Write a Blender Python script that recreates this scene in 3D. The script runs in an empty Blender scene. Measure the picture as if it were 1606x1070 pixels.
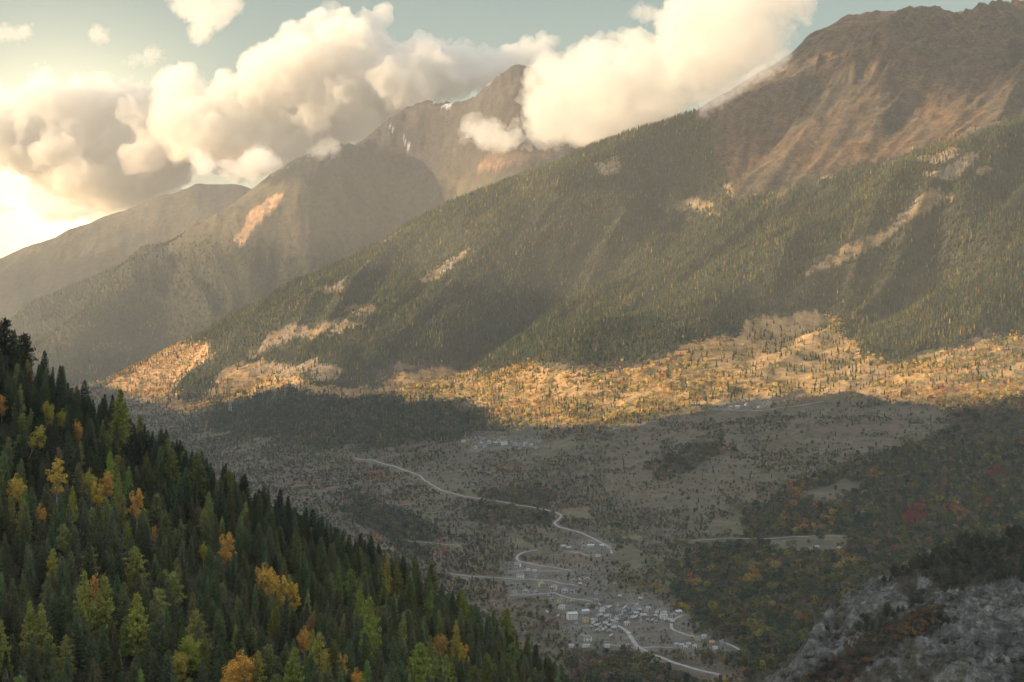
import bpy, bmesh, math, random
import numpy as np
from mathutils import Vector, Matrix

random.seed(7)
RNG = np.random.default_rng(7)
SC = bpy.context.scene
COL = SC.collection
R = math.radians
F = 3000.0            # focal length in photo pixels (photo 1606 wide), horizon on row 450
UC, VH = 803.0, 450.0

SUN_AZ, SUN_EL = -97.0, 9.5     # azimuth from the view axis (+Y), negative = left
SUN = np.array([math.sin(R(SUN_AZ))*math.cos(R(SUN_EL)), math.cos(R(SUN_AZ))*math.cos(R(SUN_EL)), math.sin(R(SUN_EL))])

# ------------------------------------------------------------------ noise
_P = np.random.default_rng(11).permutation(512).astype(np.int64)
def _h(ix, iy, s):
    return _P[(_P[(_P[(ix + s*131) & 511] + iy) & 511] + s*17) & 511]
def perlin(x, y, s=0):
    x = np.asarray(x, float); y = np.asarray(y, float)
    x0 = np.floor(x); y0 = np.floor(y)
    fx = x - x0; fy = y - y0
    ix = x0.astype(np.int64); iy = y0.astype(np.int64)
    u = fx*fx*fx*(fx*(fx*6-15)+10); v = fy*fy*fy*(fy*(fy*6-15)+10)
    def g(dx, dy):
        a = _h(ix+dx, iy+dy, s)*(2*math.pi/512)
        return np.cos(a)*(fx-dx) + np.sin(a)*(fy-dy)
    n0 = g(0, 0)*(1-u) + g(1, 0)*u
    n1 = g(0, 1)*(1-u) + g(1, 1)*u
    return (n0*(1-v) + n1*v)*1.5
def fbm(x, y, o=4, s=0, gain=0.5):
    t = 0; a = 1; f = 1; n = 0
    for k in range(o):
        t = t + a*perlin(x*f, y*f, s+k*3); n += a; a *= gain; f *= 2.03
    return t/n
def ridged(x, y, o=4, s=0, gain=0.5):
    t = 0; a = 1; f = 1; n = 0
    for k in range(o):
        t = t + a*(1-2*np.abs(perlin(x*f, y*f, s+k*3))); n += a; a *= gain; f *= 2.07
    return t/n
def perlin3(P, s=0):
    P = np.asarray(P, float); f0 = np.floor(P); f = P-f0; ii = f0.astype(np.int64)
    w = f*f*f*(f*(f*6-15)+10); r = 0
    for dx in (0, 1):
        for dy in (0, 1):
            for dz in (0, 1):
                h = _P[(_h(ii[:, 0]+dx, ii[:, 1]+dy, s) + ii[:, 2]+dz) & 511]
                g = _G3[h & 63]
                d = g[:, 0]*(f[:, 0]-dx)+g[:, 1]*(f[:, 1]-dy)+g[:, 2]*(f[:, 2]-dz)
                r = r + d*(w[:, 0] if dx else 1-w[:, 0])*(w[:, 1] if dy else 1-w[:, 1])*(w[:, 2] if dz else 1-w[:, 2])
    return r*1.5
_G3 = np.random.default_rng(3).normal(0, 1, (64, 3)); _G3 /= np.linalg.norm(_G3, axis=1)[:, None]
def fbm3(P, o=5, s=0, gain=.5, billow=False):
    t = 0; a = 1.0; n = 0
    for k in range(o):
        q = perlin3(P*(2.07**k)+k*7.3, s+k)
        t = t + a*((1-2.2*np.abs(q)) if billow else q); n += a; a *= gain
    return t/n
def sstep(a, b, x):
    t = np.clip((x-a)/(b-a), 0, 1); return t*t*(3-2*t)

# ------------------------------------------------------------------ the land, as height over the plan (x, y); camera eye at 0,0,0
# each range: columns of (image row, distance) measured along the bearing of one image column, near to far, ending at its crest
RANGE_MAIN = {
 -700: [(700,6000),(690,6200),(640,7700),(625,8500)],
  0:  [(700,6000),(690,6200),(640,7700),(625,8500)],
 165: [(740,5100),(690,6150),(640,7400),(588,8000)],
 290: [(800,4286),(740,5100),(690,6000),(645,7000),(600,7500),(527,7900)],
 380: [(850,3750),(740,5050),(690,5800),(642,6600),(590,7100),(530,7500),(478,7800)],
 470: [(900,3333),(800,4286),(740,5000),(690,5600),(640,6100),(590,6600),(520,7150),(432,7700)],
 580: [(950,3000),(850,3750),(800,4260),(740,4900),(690,5450),(640,5900),(580,6450),(500,7000),(430,7400),(379,7650)],
 640: [(950,3000),(850,3750),(800,4240),(740,4850),(690,5300),(640,5800),(580,6300),(500,6850),(420,7250),(346,7650)],
 800: [(1110,2250),(950,3000),(850,3750),(800,4200),(740,4750),(690,5150),(640,5600),(580,6050),(500,6550),(400,7100),(320,7430),(273,7600)],
 960: [(1110,2250),(950,3000),(850,3720),(800,4150),(740,4600),(690,4950),(640,5350),(570,5850),(500,6250),(400,6750),(300,7150),(203,7500)],
 1060:[(1110,2250),(950,3000),(850,3690),(790,4130),(740,4480),(690,4830),(640,5200),(560,5720),(500,6080),(400,6550),(300,6950),(183,7450)],
 1150:[(1110,2250),(950,3000),(860,3600),(790,4110),(700,4730),(640,5130),(560,5640),(490,6000),(400,6380),(300,6750),(200,7100),(130,7400)],
 1230:[(1110,2250),(950,2990),(870,3520),(800,4030),(700,4670),(640,5070),(560,5580),(490,5930),(400,6270),(300,6650),(170,7100),(88,7450)],
 1270:[(1110,2250),(950,2985),(870,3500),(800,4010),(700,4650),(640,5050),(560,5550),(480,5930),(390,6260),(290,6640),(150,7120),(70,7400),(30,7560)],
 1350:[(1110,2250),(950,2975),(870,3470),(800,3970),(700,4590),(640,5000),(560,5480),(470,5900),(370,6230),(260,6640),(130,7100),(50,7450),(5,7650)],
 1400:[(1110,2250),(950,2970),(870,3450),(800,3940),(700,4560),(640,4970),(560,5440),(460,5850),(350,6220),(230,6640),(130,7000),(60,7350),(12,7700)],
 1500:[(1110,2250),(950,2960),(870,3430),(800,3900),(700,4500),(620,5020),(560,5370),(455,5800),(340,6180),(215,6620),(130,6950),(60,7320),(11,7750)],
 1606:[(1110,2250),(950,2950),(870,3400),(800,3850),(700,4450),(620,4950),(560,5300),(450,5750),(330,6150),(200,6600),(130,6850),(60,7300),(0,7750)],
 2300:[(1110,2250),(950,2950),(870,3350),(800,3750),(700,4350),(620,4800),(560,5150),(450,5600),(330,6000),(200,6450),(130,6700),(40,7150),(-60,7750)],
}
RANGE_MID = {
 -700:[(640,7800),(600,9600),(570,11200),(530,12500)],
 0:  [(625,8300),(588,10400),(540,11500),(482,12300)],
 150:[(640,7500),(603,9400),(560,10400),(500,11200),(420,11900)],
 250:[(635,7700),(603,9300),(550,10100),(470,11000),(372,11700)],
 330:[(600,9300),(540,9900),(450,10700),(332,11500)],
 390:[(600,9250),(530,9850),(430,10550),(350,11000),(286,11350)],
 440:[(600,9220),(525,9820),(420,10450),(320,10950),(243,11250)],
 480:[(600,9200),(520,9800),(400,10400),(300,10850),(232,11200)],
 540:[(600,9150),(510,9950),(390,10650),(290,11000),(206,11250)],
 600:[(600,9120),(500,10100),(385,10900),(270,11300),(172,11500)],
 635:[(600,9100),(500,10150),(380,10950),(255,11350),(143,11550)],
 690:[(600,9100),(490,10100),(370,10850),(245,11250),(129,11500)],
 720:[(600,9100),(490,9950),(365,10650),(240,11050),(131,11350)],
 760:[(600,9100),(480,9750),(350,10350),(220,10800),(110,11150)],
 800:[(600,9100),(470,9700),(330,10250),(200,10650),(78,11000)],
 900:[(600,9100),(470,9700),(330,10250),(200,10650),(110,11000)],
 1100:[(600,9100),(470,9700),(340,10250),(250,10650),(190,11000)],
 2300:[(600,9100),(520,9700),(440,10250),(380,10650),(350,11000)],
}
RANGE_FAR = {
 -700:[(580,12500),(540,13500),(520,14300)],
 -200:[(580,12500),(520,13500),(472,14300)],
 0:  [(580,12500),(500,13500),(397,14300)],
 60: [(580,12500),(490,13500),(372,14300)],
 120:[(580,12500),(480,13500),(350,14300)],
 190:[(580,12500),(465,13500),(320,14300)],
 250:[(580,12500),(455,13500),(300,14300)],
 310:[(580,12500),(445,13500),(280,14300)],
 380:[(580,12500),(440,13500),(281,14300)],
 500:[(580,12500),(450,13500),(320,14300)],
 2300:[(580,12500),(540,13500),(500,14300)],
}
RANGE_NEAR = {     # wooded spur in front, on the left
 -700:[(2300,50),(1200,400),(1080,560),(780,680),(560,780),(400,860)],
 -200:[(2300,50),(1260,400),(1150,560),(850,670),(640,770),(480,850)],
 0:  [(2300,50),(1300,400),(1150,560),(900,660),(700,760),(563,850)],
 200:[(2300,50),(1350,400),(1180,560),(950,665),(800,760),(697,860)],
 400:[(2300,50),(1400,400),(1200,560),(1040,650),(900,760),(813,870)],
 600:[(2300,50),(1450,400),(1250,560),(1100,670),(985,780),(917,880)],
 800:[(2300,50),(1500,400),(1300,560),(1160,740),(1040,900)],
 940:[(2300,50),(1500,400),(1320,560),(1200,740),(1132,950)],
 1010:[(2300,50),(1500,400),(1290,560),(1190,740),(1140,950),(1110,1600),(1100,2300)],
 1140:[(2300,50),(1450,400),(1200,600),(1140,700),(1125,950),(1105,1600),(1100,2300)],
 1250:[(2300,50),(1500,400),(1300,600),(1230,950),(1140,1400)],
 2300:[(2300,50),(1500,400),(1300,600),(1230,950),(1200,1300)],
}
RANGE_CRAG = {     # grey rock spur in front, on the right
 900: [(1250,1500),(1180,1700)],
 1170:[(1200,1500),(1085,1720)],
 1230:[(1180,1480),(1090,1640),(1038,1740)],
 1285:[(1170,1480),(1060,1620),(983,1760)],
 1340:[(1160,1480),(1050,1600),(950,1770)],
 1385:[(1160,1480),(1030,1600),(917,1790)],
 1440:[(1150,1480),(1010,1600),(915,1740),(893,1820)],
 1500:[(1150,1480),(1000,1600),(905,1740),(872,1860)],
 1606:[(1150,1480),(990,1600),(900,1720),(845,1890)],
 2300:[(1150,1480),(900,1620),(780,1720),(650,1950)],
}
def make_layer(tab, back, pre, smooth=3, blend=0):
    ys = np.exp(np.linspace(math.log(40), math.log(17500), 900))
    us = np.array(sorted(tab), float)
    rows = []
    for u in sorted(tab):
        n = tab[u]
        yy = np.array([a[1] for a in n], float); zz = np.array([(VH-a[0])*a[1]/F for a in n], float)
        z = np.interp(ys, yy, zz)
        z = np.where(ys > yy[-1], zz[-1] - (ys-yy[-1])*back, z)
        z = np.where(ys < yy[0], zz[0] - (yy[0]-ys)*pre, z)
        rows.append(z)
    H = np.array(rows)
    if blend:      # ease the change from one bearing to the next
        uf = np.arange(us[0], us[-1]+1, 15.0); H = np.array([np.interp(uf, us, H[:, q]) for q in range(H.shape[1])]).T
        kern = np.exp(-.5*(np.arange(-6, 7)*15.0/blend)**2); kern /= kern.sum()
        Hp = np.pad(H, ((6, 6), (0, 0)), 'edge'); H = sum(kw*Hp[q:q+len(uf)] for q, kw in enumerate(kern)); us = uf
    for _ in range(smooth):
        K = H.copy(); K[:, 1:-1] = (H[:, :-2] + 2*H[:, 1:-1] + H[:, 2:])/4; H = K
    lo = math.log(40); st = (math.log(17500)-lo)/899
    def f(x, y):
        u = UC + F*x/np.maximum(y, 1.0)
        ui = np.clip(np.interp(u, us, np.arange(len(us))), 0, len(us)-1.0001)
        i = ui.astype(int); fu = ui-i
        yi = np.clip((np.log(np.maximum(y, 40))-lo)/st, 0, 898.999); j = yi.astype(int); fy = yi-j
        return (H[i, j]*(1-fu)*(1-fy) + H[i+1, j]*fu*(1-fy) + H[i, j+1]*(1-fu)*fy + H[i+1, j+1]*fu*fy)
    return f
def crest_y(tab):
    k = sorted(tab); us = np.array(k, float); yy = np.array([tab[q][-1][1] for q in k], float)
    return lambda u: np.interp(u, us, yy)
CR_MAIN, CR_MID = crest_y(RANGE_MAIN), crest_y(RANGE_MID)
for _t in (RANGE_NEAR,):
    for _k in _t:
        if _k <= 800: _t[_k] = _t[_k][:3] + [(a-10, b) for a, b in _t[_k][3:]]
for _k in RANGE_MAIN:
    if _k >= 1270: RANGE_MAIN[_k] = RANGE_MAIN[_k][:-1] + [(RANGE_MAIN[_k][-1][0]+9, RANGE_MAIN[_k][-1][1])]
L_MAIN = make_layer(RANGE_MAIN, 0.8, 0.0, 3, 22)
L_MID = make_layer(RANGE_MID, 0.8, 0.35, 3, 20)
L_FAR = make_layer(RANGE_FAR, 0.8, 0.35)
L_NEAR = make_layer(RANGE_NEAR, 0.75, 0.2)
L_CRAG = make_layer(RANGE_CRAG, 0.8, 0.6)

def unproject_on(fn, pts, y0=400, y1=16000, n=6000):
    """first hit of each image bearing with the surface fn"""
    ys = np.exp(np.linspace(math.log(y0), math.log(y1), n))
    out = []
    for (u, v) in pts:
        x = (u-UC)*ys/F; zr = (VH-v)*ys/F
        d = zr - fn(x, ys)
        k = np.argmax(d < 0)
        if d[k] >= 0: k = n-1
        a = d[k-1]/(d[k-1]-d[k]) if k > 0 and d[k-1] > d[k] else 0
        y = ys[k-1]*(1-a) + ys[k]*a if k > 0 else ys[0]
        out.append(((u-UC)*y/F, y, (VH-v)*y/F))
    return out
def line_gauss(x, y, pts, w):
    d2 = np.full(x.shape, 1e12)
    for (a, b) in zip(pts[:-1], pts[1:]):
        ax, ay = a[0], a[1]; dx, dy = b[0]-ax, b[1]-ay
        t = np.clip(((x-ax)*dx + (y-ay)*dy)/(dx*dx+dy*dy), 0, 1)
        d2 = np.minimum(d2, (x-ax-t*dx)**2 + (y-ay-t*dy)**2)
    return np.exp(-d2/(w*w))
GULLIES = [([(1085,285),(1000,350),(900,420),(770,500),(620,578)], -250, 205),
           ([(1560,300),(1400,400),(1230,470),(1080,545),(930,590)], 130, 190),
           ([(1470,430),(1330,480),(1200,520)], -150, 140),
           ([(860,260),(700,380),(560,470),(380,545),(240,590)], 80, 220),
           ([(640,420),(520,500),(430,560)], -150, 150),
           ([(1380,130),(1310,215),(1180,300),(1040,340)], 70, 140),
           ([(1340,60),(1240,160),(1140,230),(1060,260)], -80, 150)]
GUL = [(unproject_on(L_MAIN, p, 2400, 9000, 1500), a, w) for p, a, w in GULLIES]
GULM = [(unproject_on(L_MID, p, 8500, 13000, 1500), a, w) for p, a, w in [
           ([(600,250),(510,300),(380,380),(250,450),(140,560)], 240, 330),
           ([(640,310),(560,370),(450,450),(330,530),(230,580)], -200, 300),
           ([(440,280),(330,370),(190,450)], -60, 260)]]
FX, FY = -0.73, -0.68            # fall line of the main flank
def height(x, y):
    x = np.asarray(x, float); y = np.asarray(y, float)
    a = L_MAIN(x, y); u = UC + F*x/np.maximum(y, 1)
    # ---- main flank
    along = x*FX + y*FY; across = -x*FY + y*FX
    up = sstep(-380, 0, a)
    d = ridged(across/520, along/2400, 4, 5)*120*up
    d = d + fbm(x/260, y/260, 4, 21)*26*(0.35+0.65*sstep(-480, -250, a))
    alp = sstep(420, 760, a)
    d = d + (ridged(across/240, along/520, 5, 41, 0.55)-0.25)*110*alp*(1-0.5*sstep(950, 1150, a)) + (ridged(across/85, along/120, 4, 45, 0.6)-.3)*20*alp + fbm(x/25, y/25, 3, 48)*7*alp
    for p, g, w in GUL: d = d + g*line_gauss(x, y, p, w)
    # terraces / hummocks of the valley side
    d = d + ridged(x/420+3, y/300, 3, 61)*14*sstep(-500, -420, a)*(1-sstep(-200, 0, a))
    d = d*np.clip((CR_MAIN(u)-y)/420, .22, 1)
    main = a + d*sstep(-505, -440, a) + (ridged(x/130, y/150, 4, 49, .6)-.25)*20*sstep(820, 1000, a)
    main = main + fbm(x/90, y/90, 3, 77)*4
    # ---- range in the middle distance
    b = L_MID(x, y)
    e = ridged(x/900+y/1900, y/1500-x/2500, 5, 91)*135*sstep(-430, -100, b) + (ridged(x/420+y/900, y/330-x/700, 4, 95, 0.6)-.2)*60*sstep(450, 900, b)
    for p, g, w in GULM: e = e + g*line_gauss(x, y, p, w)
    e = e*np.clip((CR_MID(u)-y)/700, .15, 1)
    mid = b + e + (ridged(x/150+y/300, y/140-x/260, 4, 97, .6)-.25)*24*sstep(500, 850, b) + fbm(x/35, y/35, 3, 99)*9*sstep(500, 850, b)
    c = L_FAR(x, y); far = c + ridged(x/1100, y/1100, 5, 111)*60*sstep(-430, -100, c)
    # ---- near spurs
    n = L_NEAR(x, y) + fbm(x/70, y/70, 4, 131)*7*sstep(150, 450, y)
    k = L_CRAG(x, y)
    rk = sstep(-520, -380, k)
    kk = (ridged(x/150+y/200, y/120-x/140, 5, 151, 0.6)-.3)*30 + (ridged(x/40+y/70, y/45+x/90, 4, 161, 0.6)-.2)*10 + (ridged(x/14+y/30, y/16-x/40, 3, 165, 0.6)-.2)*2.6
    crag = k + kk*rk
    z = np.maximum(np.maximum(main, mid), far)
    z = np.maximum(z, -508 + fbm(x/150, y/150, 3, 171)*4)
    z = np.maximum(np.maximum(z, n), crag)
    return z

# terrain sheet: a fan of bearings, denser with nearness
NT, NY = 1000, 1500
TS = np.linspace(-0.36, 0.36, NT)
_ya = np.concatenate([np.exp(np.linspace(math.log(30), math.log(500), 70, endpoint=False)), np.linspace(500, 1000, 130, endpoint=False), np.linspace(1000, 1450, 40, endpoint=False), np.linspace(1450, 1980, 210, endpoint=False), np.linspace(1980, 2400, 40, endpoint=False)])
_yb = np.linspace(2400, 8600, 880, endpoint=False)
_yc = np.linspace(8600, 15300, 290)
YS = np.concatenate([_ya, _yb, _yc]); NY = len(YS)
TT, YY = np.meshgrid(TS, YS)
XX = TT*YY
ZZ = height(XX, YY)
def ground(x, y):
    """height of the sheet itself at plan points"""
    x = np.asarray(x, float); y = np.asarray(y, float)
    yi = np.clip(np.interp(y, YS, np.arange(NY)), 0, NY-1.0001); j = yi.astype(int); fy = yi-j
    ti = np.clip((x/y - TS[0])/(TS[1]-TS[0]), 0, NT-1.0001); i = ti.astype(int); ft = ti-i
    return ZZ[j, i]*(1-ft)*(1-fy)+ZZ[j, i+1]*ft*(1-fy)+ZZ[j+1, i]*(1-ft)*fy+ZZ[j+1, i+1]*ft*fy
def at(pts, y0=300, y1=15000):
    return unproject_on(lambda x, y: ground(x, y), pts, y0, y1, 5000)
def visible_mask():
    """sheet vertices that nothing nearer along their bearing hides"""
    el = ZZ/YY
    m = np.maximum.accumulate(el, axis=0)
    prev = np.vstack([np.full((1, NT), -9.0), m[:-1]])
    return prev - el
HID = visible_mask()             # how far (tan) each vertex lies below the sight line
def hidden(x, y):
    yi = np.clip(np.interp(y, YS, np.arange(NY)), 0, NY-1); j = yi.astype(int)
    i = np.clip(((x/y - TS[0])/(TS[1]-TS[0])), 0, NT-1).astype(int)
    return HID[j, i]

# ------------------------------------------------------------------ object helpers
def tag(o, label=None, cat=None, group=None, kind=None):
    if label: o['label'] = label
    if cat: o['category'] = cat
    if group: o['group'] = group
    if kind: o['kind'] = kind
    return o
def mesh_obj(name, verts, faces, mat=None, parent=None, smooth=False, link=True):
    me = bpy.data.meshes.new(name)
    me.from_pydata([tuple(v) for v in verts], [], [tuple(f) for f in faces])
    if smooth: me.polygons.foreach_set('use_smooth', [True]*len(me.polygons))
    me.update()
    o = bpy.data.objects.new(name, me)
    if mat: me.materials.append(mat)
    if link: COL.objects.link(o)
    if parent: o.parent = parent
    return o
def grid_obj(name, X, Y, Z, mat):
    ny, nx = X.shape
    v = np.stack([X, Y, Z], -1).reshape(-1, 3)
    idx = np.arange(ny*nx).reshape(ny, nx)
    q = np.stack([idx[:-1, :-1], idx[:-1, 1:], idx[1:, 1:], idx[1:, :-1]], -1).reshape(-1, 4)
    me = bpy.data.meshes.new(name)
    me.vertices.add(len(v)); me.vertices.foreach_set('co', v.astype(np.float32).ravel())
    me.loops.add(q.size); me.loops.foreach_set('vertex_index', q.astype(np.int32).ravel())
    me.polygons.add(len(q)); me.polygons.foreach_set('loop_start', (np.arange(len(q))*4).astype(np.int32))
    me.polygons.foreach_set('use_smooth', np.ones(len(q), bool))
    me.update(calc_edges=True); me.validate()
    me.materials.append(mat)
    o = bpy.data.objects.new(name, me); COL.objects.link(o)
    return o
def new_mat(name):
    m = bpy.data.materials.new(name); m.use_nodes = True
    nt = m.node_tree
    b = nt.nodes['Principled BSDF']; b.inputs['Roughness'].default_value = 0.9
    if 'Specular IOR Level' in b.inputs: b.inputs['Specular IOR Level'].default_value = 0.15
    return m, nt, b
def N(nt, t, **kw):
    n = nt.nodes.new(t)
    for k, v in kw.items(): setattr(n, k, v)
    return n
def noise_node(nt, scale, detail=5, rough=0.6, coord=None):
    n = N(nt, 'ShaderNodeTexNoise'); n.inputs['Scale'].default_value = scale
    n.inputs['Detail'].default_value = detail; n.inputs['Roughness'].default_value = rough
    if coord is not None: nt.links.new(coord, n.inputs['Vector'])
    return n
def plain(name, col, rough=0.85, var=0.25, scale=0.6):
    m, nt, b = new_mat(name)
    tc = N(nt, 'ShaderNodeTexCoord'); nz = noise_node(nt, scale, 4, 0.6, tc.outputs['Object'])
    mr = N(nt, 'ShaderNodeMapRange'); mr.inputs['To Min'].default_value = 1-var; mr.inputs['To Max'].default_value = 1+var
    mr.inputs['From Min'].default_value = .3; mr.inputs['From Max'].default_value = .7
    nt.links.new(nz.outputs['Fac'], mr.inputs['Value'])
    mx = N(nt, 'ShaderNodeVectorMath', operation='SCALE'); mx.inputs[0].default_value = col[:3]
    nt.links.new(mr.outputs['Result'], mx.inputs['Scale'])
    nt.links.new(mx.outputs['Vector'], b.inputs['Base Color']); b.inputs['Roughness'].default_value = rough
    return m
HAZE = 2.25e-5; EXPO = 1.18; SKYLOW = 0.45
# ------------------------------------------------------------------ camera, world, sun, air
cam = bpy.data.cameras.new('camera'); camo = bpy.data.objects.new('camera', cam); COL.objects.link(camo)
cam.sensor_fit = 'HORIZONTAL'; cam.sensor_width = 36.0; cam.lens = 36.0*F/1606.0
cam.shift_y = -85.0/1606.0; cam.clip_start = 1.0; cam.clip_end = 80000.0
camo.location = (0, 0, 0); camo.rotation_euler = (R(90), 0, 0)
SC.camera = camo

w = bpy.data.worlds.new('World'); SC.world = w; w.use_nodes = True
nt = w.node_tree; bg = nt.nodes['Background']
sky = N(nt, 'ShaderNodeTexSky'); sky.sky_type = 'NISHITA'; sky.sun_disc = False
sky.sun_elevation = R(SUN_EL); sky.sun_rotation = R(SUN_AZ)
sky.altitude = 1600; sky.air_density = 1.0; sky.dust_density = 1.5; sky.ozone_density = 1.0
# warm bright part of the evening sky low on the left, round one direction of the sky
tc = N(nt, 'ShaderNodeTexCoord')
dt = N(nt, 'ShaderNodeVectorMath', operation='DOT_PRODUCT')
gd = Vector(((95-UC)/F, 1.0, (VH-345)/F)).normalized(); dt.inputs[1].default_value = gd
nt.links.new(tc.outputs['Generated'], dt.inputs[0])
pw = N(nt, 'ShaderNodeMath', operation='POWER'); pw.inputs[1].default_value = 420.0; pw.use_clamp = True
nt.links.new(dt.outputs['Value'], pw.inputs[0])
gl = N(nt, 'ShaderNodeVectorMath', operation='SCALE'); gl.inputs[0].default_value = (5.5, 4.4, 2.5)
nt.links.new(pw.outputs[0], gl.inputs['Scale'])
tint = N(nt, 'ShaderNodeVectorMath', operation='MULTIPLY'); tint.inputs[1].default_value = (1.0, 0.93, 0.76)
nt.links.new(sky.outputs[0], tint.inputs[0])
# dim band above the horizon; unseen bright cloud sheet added overhead to lift shade
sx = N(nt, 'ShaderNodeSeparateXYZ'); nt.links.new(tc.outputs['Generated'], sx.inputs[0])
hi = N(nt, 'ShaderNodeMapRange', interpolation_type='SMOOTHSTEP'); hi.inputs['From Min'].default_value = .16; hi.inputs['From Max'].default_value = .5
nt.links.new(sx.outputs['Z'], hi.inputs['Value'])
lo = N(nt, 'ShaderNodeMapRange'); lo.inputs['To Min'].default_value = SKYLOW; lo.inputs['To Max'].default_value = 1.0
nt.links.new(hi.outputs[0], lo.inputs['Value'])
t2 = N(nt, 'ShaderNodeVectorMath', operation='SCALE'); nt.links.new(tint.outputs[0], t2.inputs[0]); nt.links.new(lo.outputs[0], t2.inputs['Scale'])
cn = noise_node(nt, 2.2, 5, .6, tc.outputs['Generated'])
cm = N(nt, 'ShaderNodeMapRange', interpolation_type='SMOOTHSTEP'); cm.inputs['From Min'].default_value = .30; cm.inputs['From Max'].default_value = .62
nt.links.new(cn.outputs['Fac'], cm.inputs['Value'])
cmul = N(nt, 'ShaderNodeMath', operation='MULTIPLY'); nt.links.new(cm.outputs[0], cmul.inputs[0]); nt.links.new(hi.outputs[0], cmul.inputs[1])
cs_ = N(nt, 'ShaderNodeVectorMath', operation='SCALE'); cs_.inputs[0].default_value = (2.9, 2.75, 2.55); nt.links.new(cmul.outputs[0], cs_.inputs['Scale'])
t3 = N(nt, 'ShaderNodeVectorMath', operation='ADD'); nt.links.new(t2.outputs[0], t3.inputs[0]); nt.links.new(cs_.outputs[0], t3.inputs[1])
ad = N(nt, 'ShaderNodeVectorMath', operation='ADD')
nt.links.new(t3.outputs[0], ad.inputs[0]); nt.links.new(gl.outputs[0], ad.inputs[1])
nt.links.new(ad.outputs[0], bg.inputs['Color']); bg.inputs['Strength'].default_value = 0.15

sl = bpy.data.lights.new('sun', 'SUN'); sl.energy = 5.0; sl.angle = R(0.5); sl.color = (1.0, 0.73, 0.43)
so = bpy.data.objects.new('sun', sl); COL.objects.link(so)
so.rotation_euler = Vector((-SUN[0], -SUN[1], -SUN[2])).to_track_quat('-Z', 'Y').to_euler()

def box_mesh(x0, x1, y0, y1, z0, z1):
    v = [(x0,y0,z0),(x1,y0,z0),(x1,y1,z0),(x0,y1,z0),(x0,y0,z1),(x1,y0,z1),(x1,y1,z1),(x0,y1,z1)]
    f = [(0,3,2,1),(4,5,6,7),(0,1,5,4),(1,2,6,5),(2,3,7,6),(3,0,4,7)]
    return v, f
hm = bpy.data.materials.new('haze_air'); hm.use_nodes = True
hn = hm.node_tree; hn.nodes.remove(hn.nodes['Principled BSDF'])
pv = N(hn, 'ShaderNodeVolumePrincipled'); pv.inputs['Color'].default_value = (0.90, 0.91, 0.92, 1)
pv.inputs['Density'].default_value = HAZE; pv.inputs['Anisotropy'].default_value = 0.25
hn.links.new(pv.outputs[0], hn.nodes['Material Output'].inputs['Volume'])
zt = max(float(ZZ.max()), 1300)+60
hz = mesh_obj('haze', *box_mesh(-6600, 6200, -400, 15400, -620, zt), hm); tag(hz, kind='stuff')

SC.view_settings.view_transform = 'Standard'; SC.view_settings.look = 'None'
SC.view_settings.exposure = EXPO; SC.view_settings.gamma = 1.0
cy = SC.cycles
cy.max_bounces = 8; cy.diffuse_bounces = 2; cy.glossy_bounces = 1; cy.transmission_bounces = 2
cy.volume_bounces = 5; cy.transparent_max_bounces = 8
cy.use_adaptive_sampling = True; cy.adaptive_threshold = 0.02
cy.caustics_reflective = False; cy.caustics_refractive = False
try:
    cy.use_denoising = True; cy.denoiser = 'OPENIMAGEDENOISE'
except Exception: pass
# ------------------------------------------------------------------ clouds: billowing closed hulls filled with even vapour
from mathutils import noise as mnoise
def in_poly(px, py, poly):
    px = np.asarray(px, float); py = np.asarray(py, float)
    c = np.zeros(px.shape, bool); n = len(poly)
    for i in range(n):
        x1, y1 = poly[i]; x2, y2 = poly[(i+1) % n]
        if y1 == y2: continue
        c ^= ((y1 > py) != (y2 > py)) & (px < (x2-x1)*(py-y1)/(y2-y1)+x1)
    return c
def poly_dist(px, py, poly):
    d2 = np.full(np.shape(px), 1e12); n = len(poly)
    for i in range(n):
        ax, ay = poly[i]; bx, by = poly[(i+1) % n]; dx, dy = bx-ax, by-ay
        t = np.clip(((px-ax)*dx+(py-ay)*dy)/(dx*dx+dy*dy+1e-9), 0, 1)
        d2 = np.minimum(d2, (px-ax-t*dx)**2+(py-ay-t*dy)**2)
    return np.sqrt(d2)
def vapour(name, dens, col=(0.945, 0.92, 0.88), aniso=0.35):
    m = bpy.data.materials.new(name); m.use_nodes = True
    t = m.node_tree; t.nodes.remove(t.nodes['Principled BSDF'])
    p = N(t, 'ShaderNodeVolumePrincipled'); p.inputs['Color'].default_value = (*col, 1)
    p.inputs['Density'].default_value = dens; p.inputs['Anisotropy'].default_value = aniso
    t.links.new(p.outputs[0], t.nodes['Material Output'].inputs['Volume'])
    return m
def tidy(o, size):
    """remesh the displaced hull into one clean skin and drop crumbs"""
    md = o.modifiers.new('r', 'REMESH'); md.mode = 'VOXEL'; md.voxel_size = size
    dg = bpy.context.evaluated_depsgraph_get(); dg.update()
    ev = bpy.data.meshes.new_from_object(o.evaluated_get(dg)); o.modifiers.clear(); old = o.data; o.data = ev; bpy.data.meshes.remove(old)
    n = len(ev.vertices); e = np.empty(len(ev.edges)*2, np.int32); ev.edges.foreach_get('vertices', e); e = e.reshape(-1, 2)
    lab = np.arange(n)
    while True:
        m = np.minimum(lab[e[:, 0]], lab[e[:, 1]]); new = lab.copy()
        np.minimum.at(new, e[:, 0], m); np.minimum.at(new, e[:, 1], m); new = new[new]
        if (new == lab).all(): break
        lab = new
    ids, inv, cnt = np.unique(lab, return_inverse=True, return_counts=True)
    bad = cnt[inv] < 60
    if bad.any():
        bm = bmesh.new(); bm.from_mesh(ev); bm.verts.ensure_lookup_table()
        bmesh.ops.delete(bm, geom=[bm.verts[i] for i in np.where(bad)[0]], context='VERTS'); bm.to_mesh(ev); bm.free()
    return ev
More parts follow.
